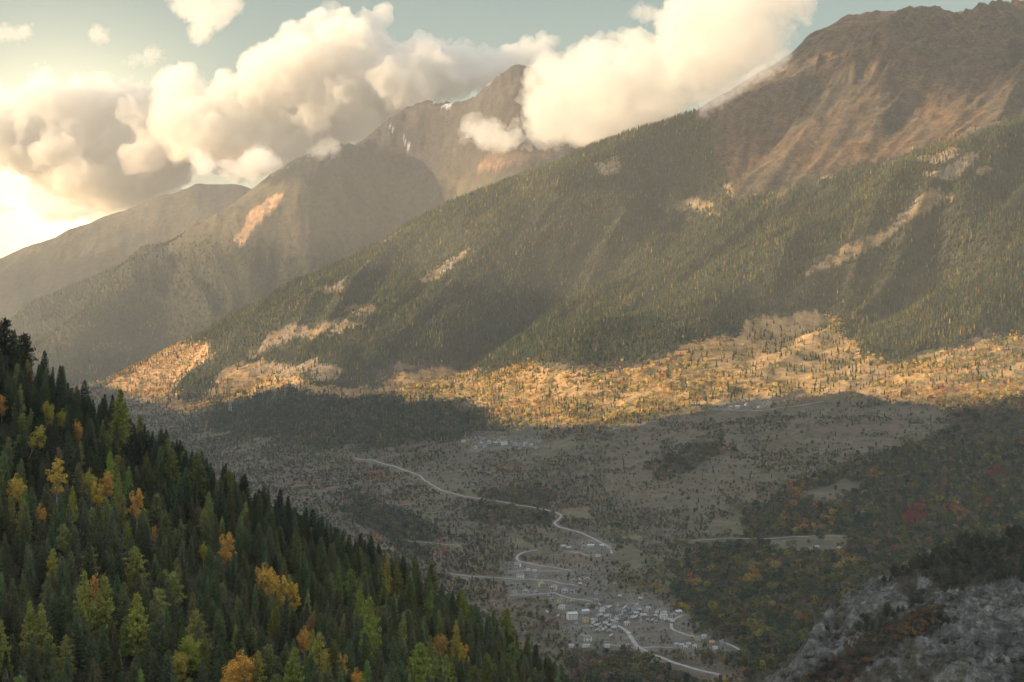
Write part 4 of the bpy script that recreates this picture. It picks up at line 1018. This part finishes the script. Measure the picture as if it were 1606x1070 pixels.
G = jitter_grid(2250, 6300, 8.6, 2); x, y = G[:, 0], G[:, 1]; z = ground(x, y)
G2 = jitter_grid(6300, 7900, 11, 3, -60, 700); x = np.r_[x, G2[:, 0]]; y = np.r_[y, G2[:, 1]]; z = ground(x, y)
k = shown(x, y, 22) & ~((L_CRAG(x, y) > z-15) & (y < 2300)); x, y, z = x[k], y[k], z[k]
c = cover(x, y, z, rng)
ROADS_KEEP = road_clear(x, y)
k = (rng.random(len(x)) < c['db']) & ROADS_KEEP
def valley_tint(c, n, rng, x, y):
    m1 = fbm(x/120, y/120, 3, 411); m2 = fbm(x/300, y/300, 3, 421); u, v = c['u'], c['v']
    t = pick(rng, n, [OLIVE*1.15, BARE*1.35, C3(.16,.125,.075), DKG*1.3, C3(.22,.165,.07)], [4, 6, 5, 1.6, 1.3])
    lw = (u > 1050) & (v > 700)
    t = np.where((lw & (rng.random(n) < .75))[:, None], pick(rng, n, [OLIVE, C3(.14,.12,.04), C3(.075,.085,.035), C3(.25,.19,.055), DKG, BARE, RUST], [5, 4, 4, 1.6, 3, 2, .5]), t)
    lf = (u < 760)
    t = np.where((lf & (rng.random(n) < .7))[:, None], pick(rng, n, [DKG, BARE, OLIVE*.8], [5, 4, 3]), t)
    t = np.where(((m1 > .16) & (rng.random(n) < .75))[:, None], pick(rng, n, [DKG*1.2, OLIVE], [3, 2]), t)
    gd = c['gold']
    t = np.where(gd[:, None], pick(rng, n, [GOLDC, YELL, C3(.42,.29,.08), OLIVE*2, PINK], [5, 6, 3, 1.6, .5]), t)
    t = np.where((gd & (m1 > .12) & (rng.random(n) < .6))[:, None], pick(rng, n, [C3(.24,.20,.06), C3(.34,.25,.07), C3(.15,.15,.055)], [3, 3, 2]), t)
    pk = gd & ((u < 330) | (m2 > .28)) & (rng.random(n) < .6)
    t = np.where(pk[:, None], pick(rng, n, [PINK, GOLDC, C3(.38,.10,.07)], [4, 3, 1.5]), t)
    for (pu, pv, ru, rv_, colr, pr) in [(1440,812,22,16,REDC,.9),(1425,820,14,8,REDC,.9),(1252,768,14,18,C3(.45,.19,.04),.7),(1262,828,16,8,C3(.5,.2,.05),.85),(1300,815,12,8,C3(.48,.27,.05),.8),(1500,805,22,8,C3(.45,.17,.07),.7),
                  (590,848,12,7,C3(.45,.17,.04),.8),(690,858,16,12,C3(.40,.19,.05),.7),(940,782,10,6,C3(.5,.22,.04),.8),(800,738,14,7,C3(.42,.13,.07),.9),(585,750,22,10,C3(.28,.07,.05),.8),(630,600,38,16,C3(.5,.17,.05),.45),(1560,745,20,10,C3(.26,.05,.04),.8),
                  (1035,925,16,8,C3(.42,.2,.04),.8),(1275,545,20,10,C3(.42,.1,.05),.5),(1160,545,24,9,C3(.42,.12,.06),.5),(1372,747,10,5,C3(.4,.12,.05),.9),(1180,910,14,10,C3(.42,.24,.05),.7),(1330,885,20,8,C3(.36,.25,.06),.6),(1072,965,8,18,C3(.46,.28,.04),.9),(1190,990,14,12,C3(.32,.27,.06),.8),(1490,790,16,6,C3(.36,.3,.06),.7),(1550,830,22,6,C3(.30,.28,.07),.6)]:
        q = ((u-pu)/ru)**2 + ((v-pv)/rv_)**2 < 1
        t = np.where((q & (rng.random(n) < pr*.72))[:, None], colr*.72 + OLIVE*.3, t)
    return vary(t, n, rng, .2, .08)
bx, by, bz = x[k], y[k], z[k]; bc = {q: w_[k] for q, w_ in c.items()}; n = len(bx)
bt = valley_tint(bc, n, rng, bx, by); bh = np.clip(np.exp(rng.normal(1.72, .42, n)), 2, 13)*np.where(bc['wood'], 1.25, 1)*np.where(bc['wood'] | bc['gold'], 1.12, .8)*np.where(bc['town'], .65, 1); bw = bh*rng.uniform(.95, 1.35, n)
# the nearest ones that stand clear are trees of their own
order = np.argsort(by - 0*bh)[:6000]
ok = (hidden(bx[order], by[order]) < 2/by[order]) & (bc['u'][order] > 880) & (bc['u'][order] < 1600) & (bc['v'][order] < 1072)
own = order[ok][:240]
rest = np.ones(n, bool); rest[own] = False
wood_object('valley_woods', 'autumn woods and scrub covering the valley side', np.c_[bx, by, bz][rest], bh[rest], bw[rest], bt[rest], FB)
k = rng.random(len(x)) < c['dc']*.8*c['low']*ROADS_KEEP; n2_ = int(k.sum()); hh = rng.uniform(7, 14, n2_)
wood_object('valley_conifers', 'scattered dark conifers among the valley woods', np.c_[x, y, z][k], hh, hh*1.2, vary(pick(rng, n2_, [DKG, CON1], [3, 2]), n2_, rng), FC)
print('broad', n, 'valley conifers', n2_)
FBO = []
for pr in FB:
    me = pr.data.copy(); me.materials.clear(); me.materials.append(LEAF_O); FBO.append(me)
def tone(t):
    r, g, b_ = t
    if r > .30 and g < .14: return 'red'
    if r > .30: return 'golden'
    if r > .17: return 'yellow brown'
    if r > g*1.25: return 'bare brown'
    if r+g < .11: return 'dark green'
    return 'olive green'
for i in own:
    o = bpy.data.objects.new('broadleaf_tree', FBO[int(rng.integers(0, 5))]); COL.objects.link(o)
    o.location = (bx[i], by[i], bz[i]); o.scale = (bw[i], bw[i], bh[i]); o.rotation_euler = (0, 0, rng.uniform(0, 6.28)); o.color = (*bt[i], 1)
    uu, vv = bc['u'][i], bc['v'][i]
    where = 'in the thicket below the village road at the bottom' if uu < 1060 else ('in the wood under the foot of the grey rock spur' if vv > 960 else 'in the autumn wood above the rock spur')
    tag(o, f'small {tone(bt[i])} autumn tree {where}', 'tree', f'{tone(bt[i])} trees {where}')
# ---- range in the middle distance
G = jitter_grid(9000, 11800, 17, 4, -60, 1000); x, y = G[:, 0], G[:, 1]; z = ground(x, y)
k = shown(x, y, 16) & (L_FAR(x, y) < z); x, y, z = x[k], y[k], z[k]
n1 = fbm(x/420, y/420, 5, 341)
k = rng.random(len(x)) < .95*sstep(360, 120, z + n1*320); x, y, z = x[k], y[k], z[k]; n = len(x); hh = rng.uniform(13, 22, n)
low = (z < -200) & (fbm(x/150, y/150, 3, 431) > .18) & (rng.random(n) < .35)
t = vary(np.where(low[:, None], pick(rng, n, [GOLDC*.45, PINK*.5, YELL*.4], [3, 2, 2]), pick(rng, n, [CON1, CON2, DKG, C3(.11,.085,.03)], [4, 3, 3, 1])), n, rng)
wood_object('distant_forest', 'hazy forest on the slopes below the snowy peak', np.c_[x, y, z], hh, hh*1.3, t, FC)
print('mid', n)
# ------------------------------------------------------------------ the near wood on the left: trees one by one
rng = np.random.default_rng(21)
def rest_on(u, vtip, h, y0=430, y1=1200):
    ys = np.linspace(y0, y1, 800); x = (u-UC)*ys/F; d = (VH-vtip)*ys/F - (ground(x, ys)+h)
    k = int(np.argmax(d < 0)) if (d < 0).any() else int(np.argmin(d))
    return x[k], ys[k], float(ground(x[k:k+1], ys[k:k+1])[0])
SPR = [spruce_shape(100+i, 22, [4.5,3.9,5.0,4.2,4.7,3.5][i], 1.0, .55) for i in range(6)]
OLD = [spruce_shape(140+i, 22, [5.4,5.8][i], 1.1, .6, .12) for i in range(2)]
LAR = [larch_shape(200+i, 23, [5.6,4.9,6.2,4.8][i], [.16,.2,.12,.22][i], [.62,.7,.55,.8][i], 1.25, .6) for i in range(4)]
PIN = [larch_shape(240+i, 21, 4.8, .38, .42, 1.5, .85) for i in range(2)]
BIR = [broad_shape(300+i, 14, [3.1,2.7,3.6][i], [.2,.15,.25][i], [70,60,80][i], .46, 46, [.45,.3,.25][i]) for i in range(3)]
BRO = [broad_shape(320+i, 15, [4.8,4.3][i], .12, 110, .5, 46, .2) for i in range(2)]
def pair(sh, nm, leaf, bark): return (sh[0].mesh(nm+'_trunk', bark), sh[1].mesh(nm+'_crown', leaf))
M_SPR = [pair(s, 'spruce', NEEDLE_O, BARK) for s in SPR+OLD]; M_LAR = [pair(s, 'larch', NEEDLE_O, BARK) for s in LAR]
M_PIN = [pair(s, 'pine', NEEDLE_O, BARK) for s in PIN]; M_BIR = [pair(s, 'birch', LEAF_O, BIRCH) for s in BIR]; M_BRO = [pair(s, 'broadleaf', LEAF_O, BARK) for s in BRO]
HN = dict(spruce=22.0, larch=23.0, pine=21.0, birch=14.0, broadleaf=15.0)
def plant_tree(kind, pr, x, y, z, h, wide, colr, label, group, lean=0.0):
    e = bpy.data.objects.new(kind+'_tree', None); COL.objects.link(e); e.location = (x, y, z)
    e.rotation_euler = (0, lean, 0) if lean else (rng.normal(0, .028), rng.normal(0, .028), rng.uniform(0, 6.283))
    s = h/HN[kind]; e.scale = (s*wide, s*wide, s)
    tr = bpy.data.objects.new('trunk', pr[0]); COL.objects.link(tr); tr.parent = e
    cr = bpy.data.objects.new('crown', pr[1]); COL.objects.link(cr); cr.parent = e; cr.color = (*colr, 1)
    tag(e, label, 'tree', group); return e
GOLD_, ORAN, LIME, YLIM, OLIV, BRON = (.62,.44,.10), (.62,.36,.10), (.27,.29,.075), (.42,.36,.08), (.125,.135,.05), (.30,.20,.08)
SPECIAL = [
 ('birch',45,662,15,1.0,YLIM,'leaning yellow birch bent to the right over the dark spruces',.42), ('birch',122,660,12,.8,ORAN,'thin orange birch left of the tall green gold larch',0), ('birch',3,617,12,1,ORAN,'orange birch cut by the left edge of the picture',0),
 ('birch',89,716,19,1.0,GOLD_,'largest golden birch, standing alone among spruces on the left',0), ('birch',21,746,14,1.0,GOLD_,'golden birch near the left edge above dense spruces',.12), ('birch',60,793,12,1.0,ORAN,'small orange birch below the lone golden birch',.1),
 ('broadleaf',74,628,13,.9,YLIM,'yellow green rounded tree beside the leaning yellow birch',0), ('birch',96,643,11,1.1,YLIM,'lower yellow green tree right of the rounded yellow green one',.1),
 ('larch',183,610,31,1.15,(.24,.25,.06),'tallest green gold larch with ragged side branches below the ridge',0), ('larch',172,708,18,.9,(.30,.36,.07),'bright light green larch above the orange birch',0),
 ('birch',139,738,14,.9,YLIM,'slim yellow birch at the left of the yellow clump',0), ('birch',151,754,13,1.1,(.55,.40,.07),'bright yellow birch in the middle of the clump',0), ('birch',166,737,15,.95,ORAN,'orange birch in front of the light green larch',0), ('larch',185,738,20,.85,LIME,'light green larch right of the orange birch in the clump',0),
 ('larch',116,763,17,.85,(.33,.33,.07),'yellow tipped larch below the yellow clump',0), ('birch',215,764,17,.9,(.60,.36,.10),'orange topped birch right of the yellow clump',0), ('larch',230,708,19,1,OLIV,'olive larch half way up, right of the light green larch',0), ('larch',272,703,22,1,(.17,.17,.06),'olive gold larch in front of the dark spruces',0), ('larch',312,709,23,1,(.16,.165,.06),'pointed olive larch near the ridge centre',0),
 ('larch',136,896,24,1.1,(.34,.34,.09),'big lime larch, left of the close pair in the lower left',0), ('birch',148,897,15,.7,ORAN,'orange tree top squeezed between the close pair of lime larches',0), ('larch',166,900,24,1.0,(.31,.31,.08),'big lime larch, right of the close pair in the lower left',0),
 ('larch',214,857,21,1.1,(.31,.30,.08),'rounded lime larch standing above the close pair',0), ('larch',216,928,24,1.1,(.36,.36,.08),'brightest lime larch with layered branches, lower left',0), ('larch',45,942,21,1.0,(.33,.32,.09),'lime larch, left of two near the lower left corner',0), ('larch',67,943,21,1.0,(.31,.30,.09),'lime larch, right of two near the lower left corner',0),
 ('larch',82,860,18,.65,(.42,.38,.08),'narrow yellow larch among dark spruces on the left',0), ('larch',4,972,20,.9,(.30,.31,.08),'lime larch cut by the left edge near the corner',0), ('birch',242,822,9,.7,ORAN,'tiny orange tree top among the spruces',0), ('larch',202,818,13,.7,(.28,.33,.08),'small fresh green larch top among the spruces',0),
 ('birch',357,833,16,1.0,ORAN,'bright orange birch standing alone in mid slope',0), ('birch',319,853,9,.9,YLIM,'small yellow tree left of the bright orange birch',0), ('birch',406,887,13,.8,(.55,.33,.10),'pale orange birch, leftmost of the golden row',0), ('birch',425,887,18,.95,(.64,.42,.09),'tallest golden birch of the row in mid slope',0), ('birch',443,901,16,1.0,(.64,.43,.10),'golden birch third in the row in mid slope',0), ('birch',460,911,15,1.05,(.58,.40,.08),'yellower golden birch, rightmost of the row',0), ('larch',457,900,17,.7,LIME,'green larch top behind the rightmost birch of the golden row',0),
 ('broadleaf',298,992,15,1.0,(.36,.38,.08),'broad lime yellow tree at the bottom, left of the big orange one',0), ('broadleaf',278,1020,12,1.0,(.44,.36,.08),'yellow bush like tree under the broad lime yellow tree',0), ('birch',378,1024,16,1.35,(.64,.37,.09),'big orange birch at the bottom edge',0), ('birch',361,1050,12,1.2,(.58,.36,.08),'golden birch cut by the bottom edge beside the big orange birch',0), ('larch',405,1019,18,.8,(.34,.29,.08),'lime gold larch right of the big orange birch',0),
 ('larch',457,1014,22,1.05,(.25,.28,.07),'broad green lime larch at the bottom centre left',0), ('birch',477,985,12,.8,ORAN,'small orange birch above the broad green lime larch',0), ('larch',489,986,16,.7,(.36,.36,.09),'slim lime larch touching the small orange birch',0), ('larch',501,990,20,.7,(.40,.36,.09),'slim yellow green larch, right of the slim lime one',0), ('birch',511,1016,14,1.1,GOLD_,'spreading golden tree below the slim larches',0), ('birch',536,1021,13,.9,(.55,.38,.10),'golden topped birch right of the spreading golden tree',0), ('birch',561,1051,12,1.0,(.66,.38,.08),'bright orange tree at the bottom edge, centre',0),
 ('larch',563,911,24,.8,(.27,.29,.07),'lime larch behind the tall narrow lime one',0), ('larch',578,934,30,.85,(.28,.32,.075),'tall narrow lime larch in the centre of the slope',0), ('larch',470,954,16,1.0,BRON,'bronze larch with bent top in mid slope',.3), ('larch',608,867,23,.75,(.33,.27,.08),'slender yellow bronze larch near the ridge',0), ('larch',624,882,19,.8,(.22,.20,.06),'bronze olive larch right of the slender one',0), ('larch',462,823,22,1,(.16,.17,.06),'olive larch above the golden row',0),
 ('larch',654,1007,26,1.15,(.27,.31,.07),'large lime larch at the bottom, centre',0), ('broadleaf',690,995,11,1.0,(.50,.32,.10),'pale orange broadleaf tree among dark trees on the right slope',0), ('larch',714,972,22,.7,(.40,.32,.07),'golden green larch right of the pale orange tree',0), ('birch',728,1006,14,.9,(.56,.38,.08),'golden birch under the golden green larch',0), ('larch',690,968,14,.8,(.20,.24,.06),'small lime larch above the pale orange tree',0), ('larch',729,923,20,.8,(.24,.26,.06),'lime larch near the ridge on the right slope',0), ('larch',793,951,23,.95,(.24,.26,.06),'broad lime larch at the right end near the ridge',0), ('broadleaf',805,978,12,1.05,(.50,.30,.07),'rounded golden tree at the right end of the wood',0),
 ('larch',678,866,22,1,(.145,.15,.055),'olive larch on the ridge beside dark spruces',0), ('larch',654,858,22,1,(.14,.15,.055),'olive larch on the ridge, left of another',0), ('larch',824,949,18,.9,(.18,.19,.06),'olive larch beside the broad lime larch at the right end',0), ('larch',764,1024,18,.95,(.20,.21,.06),'olive green larch low on the right slope',0), ('larch',911,1009,22,.9,(.17,.16,.055),'brown olive larch, left of the last two on the right',0), ('larch',924,1022,21,.9,(.18,.165,.055),'brown olive larch, rightmost of the last two',0), ('larch',708,1030,18,1,(.21,.22,.06),'dull lime larch at the bottom right of the slope',0), ('larch',524,1000,18,.8,(.17,.18,.06),'olive larch behind the golden topped birch',0),
 ('larch',1140,1043,17,.75,(.42,.30,.04),'golden larch top rising alone from the bottom edge beside the village road',0),
 ('pine',36,521,25,1.05,(.055,.06,.03),'tall open crowned pine on the skyline at the far left',0), ('pine',12,497,26,.9,(.03,.04,.025),'dark pine at the left edge, highest on the skyline',0)]
keep = []
for (kd, u, v, h, wd, colr, lab, ln) in SPECIAL:
    x_, y_, z_ = rest_on(u, v, h) if u < 1000 else rest_on(u, v, h, 560, 1000)
    M = dict(larch=M_LAR, birch=M_BIR, broadleaf=M_BRO, pine=M_PIN)[kd]
    plant_tree(kd, M[int(rng.integers(0, len(M)))], x_, y_, z_, h, wd, colr, lab, 'larches and birches in the near wood', ln)
    keep.append((u, v, h*F/y_, y_))
keep = np.array(keep)
# filling the slope
G = []
y_ = 470.0
while y_ < 1120:
    st = 6.7
    xs = np.arange((-60-UC)*y_/F, (985-UC)*y_/F, st); xs = xs + rng.uniform(-.5, .5, len(xs))*st
    G.append(np.c_[xs, y_+rng.uniform(-.5, .5, len(xs))*st]); y_ += st
G = np.vstack(G); gx, gy = G[:, 0], G[:, 1]; gz = ground(gx, gy); n = len(gx)
gh = rng.uniform(10.5, 19, n) + 5*fbm(gx/60, gy/60, 3, 501)
gu = UC+F*gx/gy; gv = VH-F*gz/gy; tipv = gv-gh*F/gy
ok = (hidden(gx, gy) < (gh*.8+16)/gy) & (tipv < 1090) & (L_NEAR(gx, gy) > -420)
for (u, v, hp, yy) in keep:
    near_ = np.abs(gu-u) < hp*.14+3
    ok &= ~(near_ & (gy < yy+1) & (tipv < v+hp*.36) & (gv > v-5))
    ok &= ~((np.abs(gu-u) < hp*.10) & (np.abs(gy-yy) < 5))
gx, gy, gz, gh, gu, tipv = [a[ok] for a in (gx, gy, gz, gh, gu, tipv)]; n = len(gx)
print('near trees', n)
nz = fbm(gx/45, gy/45, 3, 511)
kinds = np.where(rng.random(n) < np.where(gh*0 + (tipv > 700+gu*.28), .15, .06) + .16*sstep(.1, .4, nz), 1, 0)
fore = (tipv > 700+gu*.28)
base = np.where(fore[:, None], C3(.132,.150,.078), C3(.070,.086,.052)); base = np.where((rng.random(n) < .2)[:, None], C3(.125,.135,.07), base)
tint = vary(base, n, rng, .2, .08); tint = np.where((kinds == 1)[:, None], vary(C3(.235,.235,.08)+np.zeros((n, 3)), n, rng), tint)
size = gh*F/gy; vis = size*(hidden(gx, gy) < 2/gy)
idx = np.argsort(-(vis)); idx = [i for i in idx if kinds[i] == 0][:300]; single = np.zeros(n, bool); single[idx] = True
for i in np.where(single)[0]:
    part = 'bottom left' if gu[i] < 270 else ('bottom centre' if gu[i] < 560 else 'lower right end')
    band = ('upper' if tipv[i] < 800 else 'lower')
    lab = f'dark green spruce in the {band} rows at the {part} of the wooded spur'
    plant_tree('spruce', M_SPR[int(rng.integers(0, 8)) if rng.random() < .85 else 6], gx[i], gy[i], gz[i], gh[i], rng.uniform(.72, 1.28), tint[i], lab, f'spruces of the {part} {band} rows')
def near_protos(sh, nm, leaf, hh):
    out = []
    for s in sh:
        Q = Quads(); a, b_ = s; Q.v = list(a.v)+list(b_.v); o_ = len(a.v); Q.f = list(a.f)+[tuple(i+o_ for i in f) for f in b_.f]
        Q.v = [p/hh for p in Q.v]; me = Q.mesh(nm, BARK); me.materials.append(leaf); nf = len(a.f)
        mi = np.ones(len(me.polygons), np.int32); mi[:nf] = 0; me.polygons.foreach_set('material_index', mi); out.append(proto(nm, me))
    return out
r_ = ~single & (kinds == 0)
wood_object('spruce_forest', 'dark spruce wood covering the upper part of the near slope', np.c_[gx, gy, gz][r_], gh[r_], gh[r_]*rng.uniform(.85, 1.25, r_.sum()), tint[r_], near_protos(SPR+OLD, 'spruce', NEEDLE_I, 22.0))
r_ = kinds == 1
for i in np.where(r_)[0]:
    M = M_LAR[int(rng.integers(0, 4))] if rng.random() < .7 else M_PIN[int(rng.integers(0, 2))]
    kd = 'larch' if M in M_LAR else 'pine'
    part = 'left' if gu[i] < 330 else ('middle' if gu[i] < 640 else 'right')
    plant_tree(kd, M, gx[i], gy[i], gz[i], gh[i], rng.uniform(.8, 1.1), tint[i], f'dull olive {kd} mixed among the spruces on the {part} of the wooded spur', f'olive {kd}s among the spruces, {part}')
# bare dead tree on the skyline
D = Quads(); h = 17.0; D.cone(Vector((0, 0, -1)), Vector((.3, 0, h)), .22, .03)
for q in range(46):
    zq = rng.uniform(.35, .98)*h; a = rng.uniform(0, 6.28); L = 2.6*(1-zq/h)**.6+.4; p0 = Vector((.3*zq/h, 0, zq)); p1 = p0+Vector((math.cos(a)*L, math.sin(a)*L, L*rng.uniform(.1, .7)))
    D.cone(p0, p1, .07, .02, 4)
    for w_ in range(4): D.cone(p0.lerp(p1, rng.uniform(.3, .9)), p1+rv(rng, .5), .035, .01, 3)
x_, y_, z_ = rest_on(497, 778, 17.0)
e = bpy.data.objects.new('dead_tree', None); COL.objects.link(e); e.location = (x_, y_, z_); tag(e, 'bare leafless dead tree on the skyline between dark spruces', 'tree')
o = bpy.data.objects.new('trunk', D.mesh('dead_trunk', BARK)); COL.objects.link(o); o.parent = e

# ------------------------------------------------------------------ scrub and pines on the rock spur
SHR = [broad_shape(400+i, 4.0, [1.9,2.4,1.5][i], .02, 22, .42, 34, .2)[1].mesh('shrub', LEAF_O) for i in range(3)]
PNE = [larch_shape(420+i, 9.0, 2.3, .22, .45, 1.3, .55)[1].mesh('rock_pine', NEEDLE_O) for i in range(3)]
G = []
y_ = 1470.0
while y_ < 1960:
    xs = np.arange((1170-UC)*y_/F, (1640-UC)*y_/F, 5.2); G.append(np.c_[xs+rng.uniform(-2.6, 2.6, len(xs)), y_+rng.uniform(-2.6, 2.6, len(xs))]); y_ += 5.2
G = np.vstack(G); x, y = G[:, 0], G[:, 1]; z = ground(x, y); u = UC+F*x/y; v = VH-F*z/y
oncr = (L_CRAG(x, y)+14 > z-6) & (L_CRAG(x, y) > -500) & (hidden(x, y) < 4/y)
n1 = fbm(x/55, y/55, 4, 521)
rim = in_poly(u+n1*14, v+n1*10, RIM) | in_poly(u, v, [(1340,985),(1400,955),(1450,915),(1448,945),(1420,975),(1350,1000)])
band = in_poly(u+n1*16, v+n1*12, RUSTY)
dens = np.where(rim, .85, np.where(band, .6, .035+.30*sstep(.15, .42, n1)))
k = oncr & (rng.random(len(x)) < dens); ii = np.where(k)[0]
np_ = [i for i in ii if rim[i]][:]; ns_ = [i for i in ii if not rim[i]]
rng.shuffle(np_); rng.shuffle(ns_)
print('crag pines', len(np_), 'shrubs', len(ns_))
for i in np_[:260]:
    o = bpy.data.objects.new('pine_tree', PNE[int(rng.integers(0, 3))]); COL.objects.link(o); o.location = (x[i], y[i], z[i]-.4)
    s = rng.uniform(.5, 1.5); o.scale = (s*1.5, s*1.5, s); o.rotation_euler = (0, 0, rng.uniform(0, 6.28)); o.color = (*(C3(.07,.08,.05)*rng.uniform(.7, 1.4)), 1)
    tag(o, 'dark stunted pine in the thicket on the rim of the rock spur', 'tree', 'dark pines on the rim of the rock spur')
for i in ns_[:290]:
    o = bpy.data.objects.new('shrub', SHR[int(rng.integers(0, 3))]); COL.objects.link(o); o.location = (x[i], y[i], z[i]-.3)
    s = rng.uniform(.6, 1.6); o.scale = (s*1.1, s*1.1, s*.8); o.rotation_euler = (0, 0, rng.uniform(0, 6.28))
    if in_poly(u[i], v[i], [(1382,988),(1412,966),(1422,968),(1395,995),(1380,998)]): cc_, nm = C3(.34,.05,.05), 'red shrub in the small red patch on the rock spur'
    elif band[i] and rng.random() < .6: cc_, nm = pick(rng, 1, [C3(.26,.14,.05), C3(.32,.22,.06), C3(.20,.10,.06)], [3, 2, 3])[0], 'rusty shrub in the gully across the grey rock spur'
    else: cc_, nm = C3(.06,.062,.042)*rng.uniform(.7, 1.5), 'low dark shrub scattered on the bare grey rock of the spur'
    o.color = (*cc_, 1); tag(o, nm, 'shrub', nm.replace('shrub', 'shrubs'))

# ------------------------------------------------------------------ power pylon on the shaded slope, cars on the village road
def tube(Q, a, b_, r): Q.cone(Vector(a), Vector(b_), r, r, 4)
PY = Quads(); hh = 52.0
def half(zq): return 5.2*(1-zq/hh)**1.2+.7
lv = np.linspace(0, 40, 7)
for sx, sy in ((1,1),(1,-1),(-1,1),(-1,-1)):
    for a, b_ in zip(lv[:-1], lv[1:]): tube(PY, (sx*half(a), sy*half(a), a-(2 if a == 0 else 0)), (sx*half(b_), sy*half(b_), b_), .34)
    tube(PY, (sx*half(40), sy*half(40), 40), (0, 0, hh), .3)
for a, b_ in zip(lv[:-1], lv[1:]):
    for s in (1, -1):
        tube(PY, (-half(a), s*half(a), a), (half(b_), s*half(b_), b_), .2); tube(PY, (half(a), s*half(a), a), (-half(b_), s*half(b_), b_), .2)
        tube(PY, (s*half(a), -half(a), a), (s*half(b_), half(b_), b_), .2)
ARM = Quads()
for zq, L in ((31, 9), (38, 11), (45, 8)):
    for s in (1, -1): tube(ARM, (0, 0, zq), (s*L, 0, zq), .34); tube(ARM, (0, 0, zq+2.6), (s*L, 0, zq), .24)
p = at([(361, 648)], 3000, 8500)[0]; STEEL = plain('galvanised_steel', (.5, .52, .54), .5, .1)
e = bpy.data.objects.new('power_pylon', None); COL.objects.link(e); e.location = (p[0], p[1], float(ground(np.array([p[0]]), np.array([p[1]]))[0])); e.rotation_euler = (0, 0, .4)
tag(e, 'tall grey lattice power pylon on the blue shaded slope left of the valley', 'pylon')
for nm, q in (('lattice_mast', PY), ('cross_arm', ARM)):
    o = bpy.data.objects.new(nm, q.mesh(nm, STEEL)); COL.objects.link(o); o.parent = e
CARP = plain('white_car_paint', (.78, .78, .78), .35, .03); TYRE = plain('tyre_rubber', (.02, .02, .02), .9, .1)
for (u, v, lab) in [(987, 994.5, 'white van parked on the village road above the junction'), (985, 1013.5, 'white van on the lane left of the road junction')]:
    p = at([(u, v)], 2200, 5000)[0]; zq = float(ground(np.array([p[0]]), np.array([p[1]]))[0])+.65
    e = bpy.data.objects.new('van', None); COL.objects.link(e); e.location = (p[0], p[1], zq); e.rotation_euler = (0, 0, .5); tag(e, lab, 'van')
    sec = [(-2.6, .4), (2.7, .4), (2.75, 1.0), (2.0, 1.25), (1.5, 2.1), (-2.6, 2.2)]
    vv = [(a, -1, b_) for a, b_ in sec]+[(a, 1, b_) for a, b_ in sec]
    mesh_obj('body', vv, [(0,1,2,3,4,5), (11,10,9,8,7,6)]+[(i, i+6, (i+1) % 6+6, (i+1) % 6) for i in range(6)], CARP, e)
    mesh_obj('windscreen', [(2.02, -.85, 1.28), (2.02, .85, 1.28), (1.56, .8, 2.02), (1.56, -.8, 2.02)], [(0, 1, 2, 3)], GLASS, e)
    for sx in (-1.7, 1.7):
        for sy in (-.95, .95):
            Q = Quads(); Q.cone(Vector((sx, sy-.13, .36)), Vector((sx, sy+.13, .36)), .36, .36, 12)
            o = bpy.data.objects.new('wheel', Q.mesh('wheel', TYRE)); COL.objects.link(o); o.parent = e
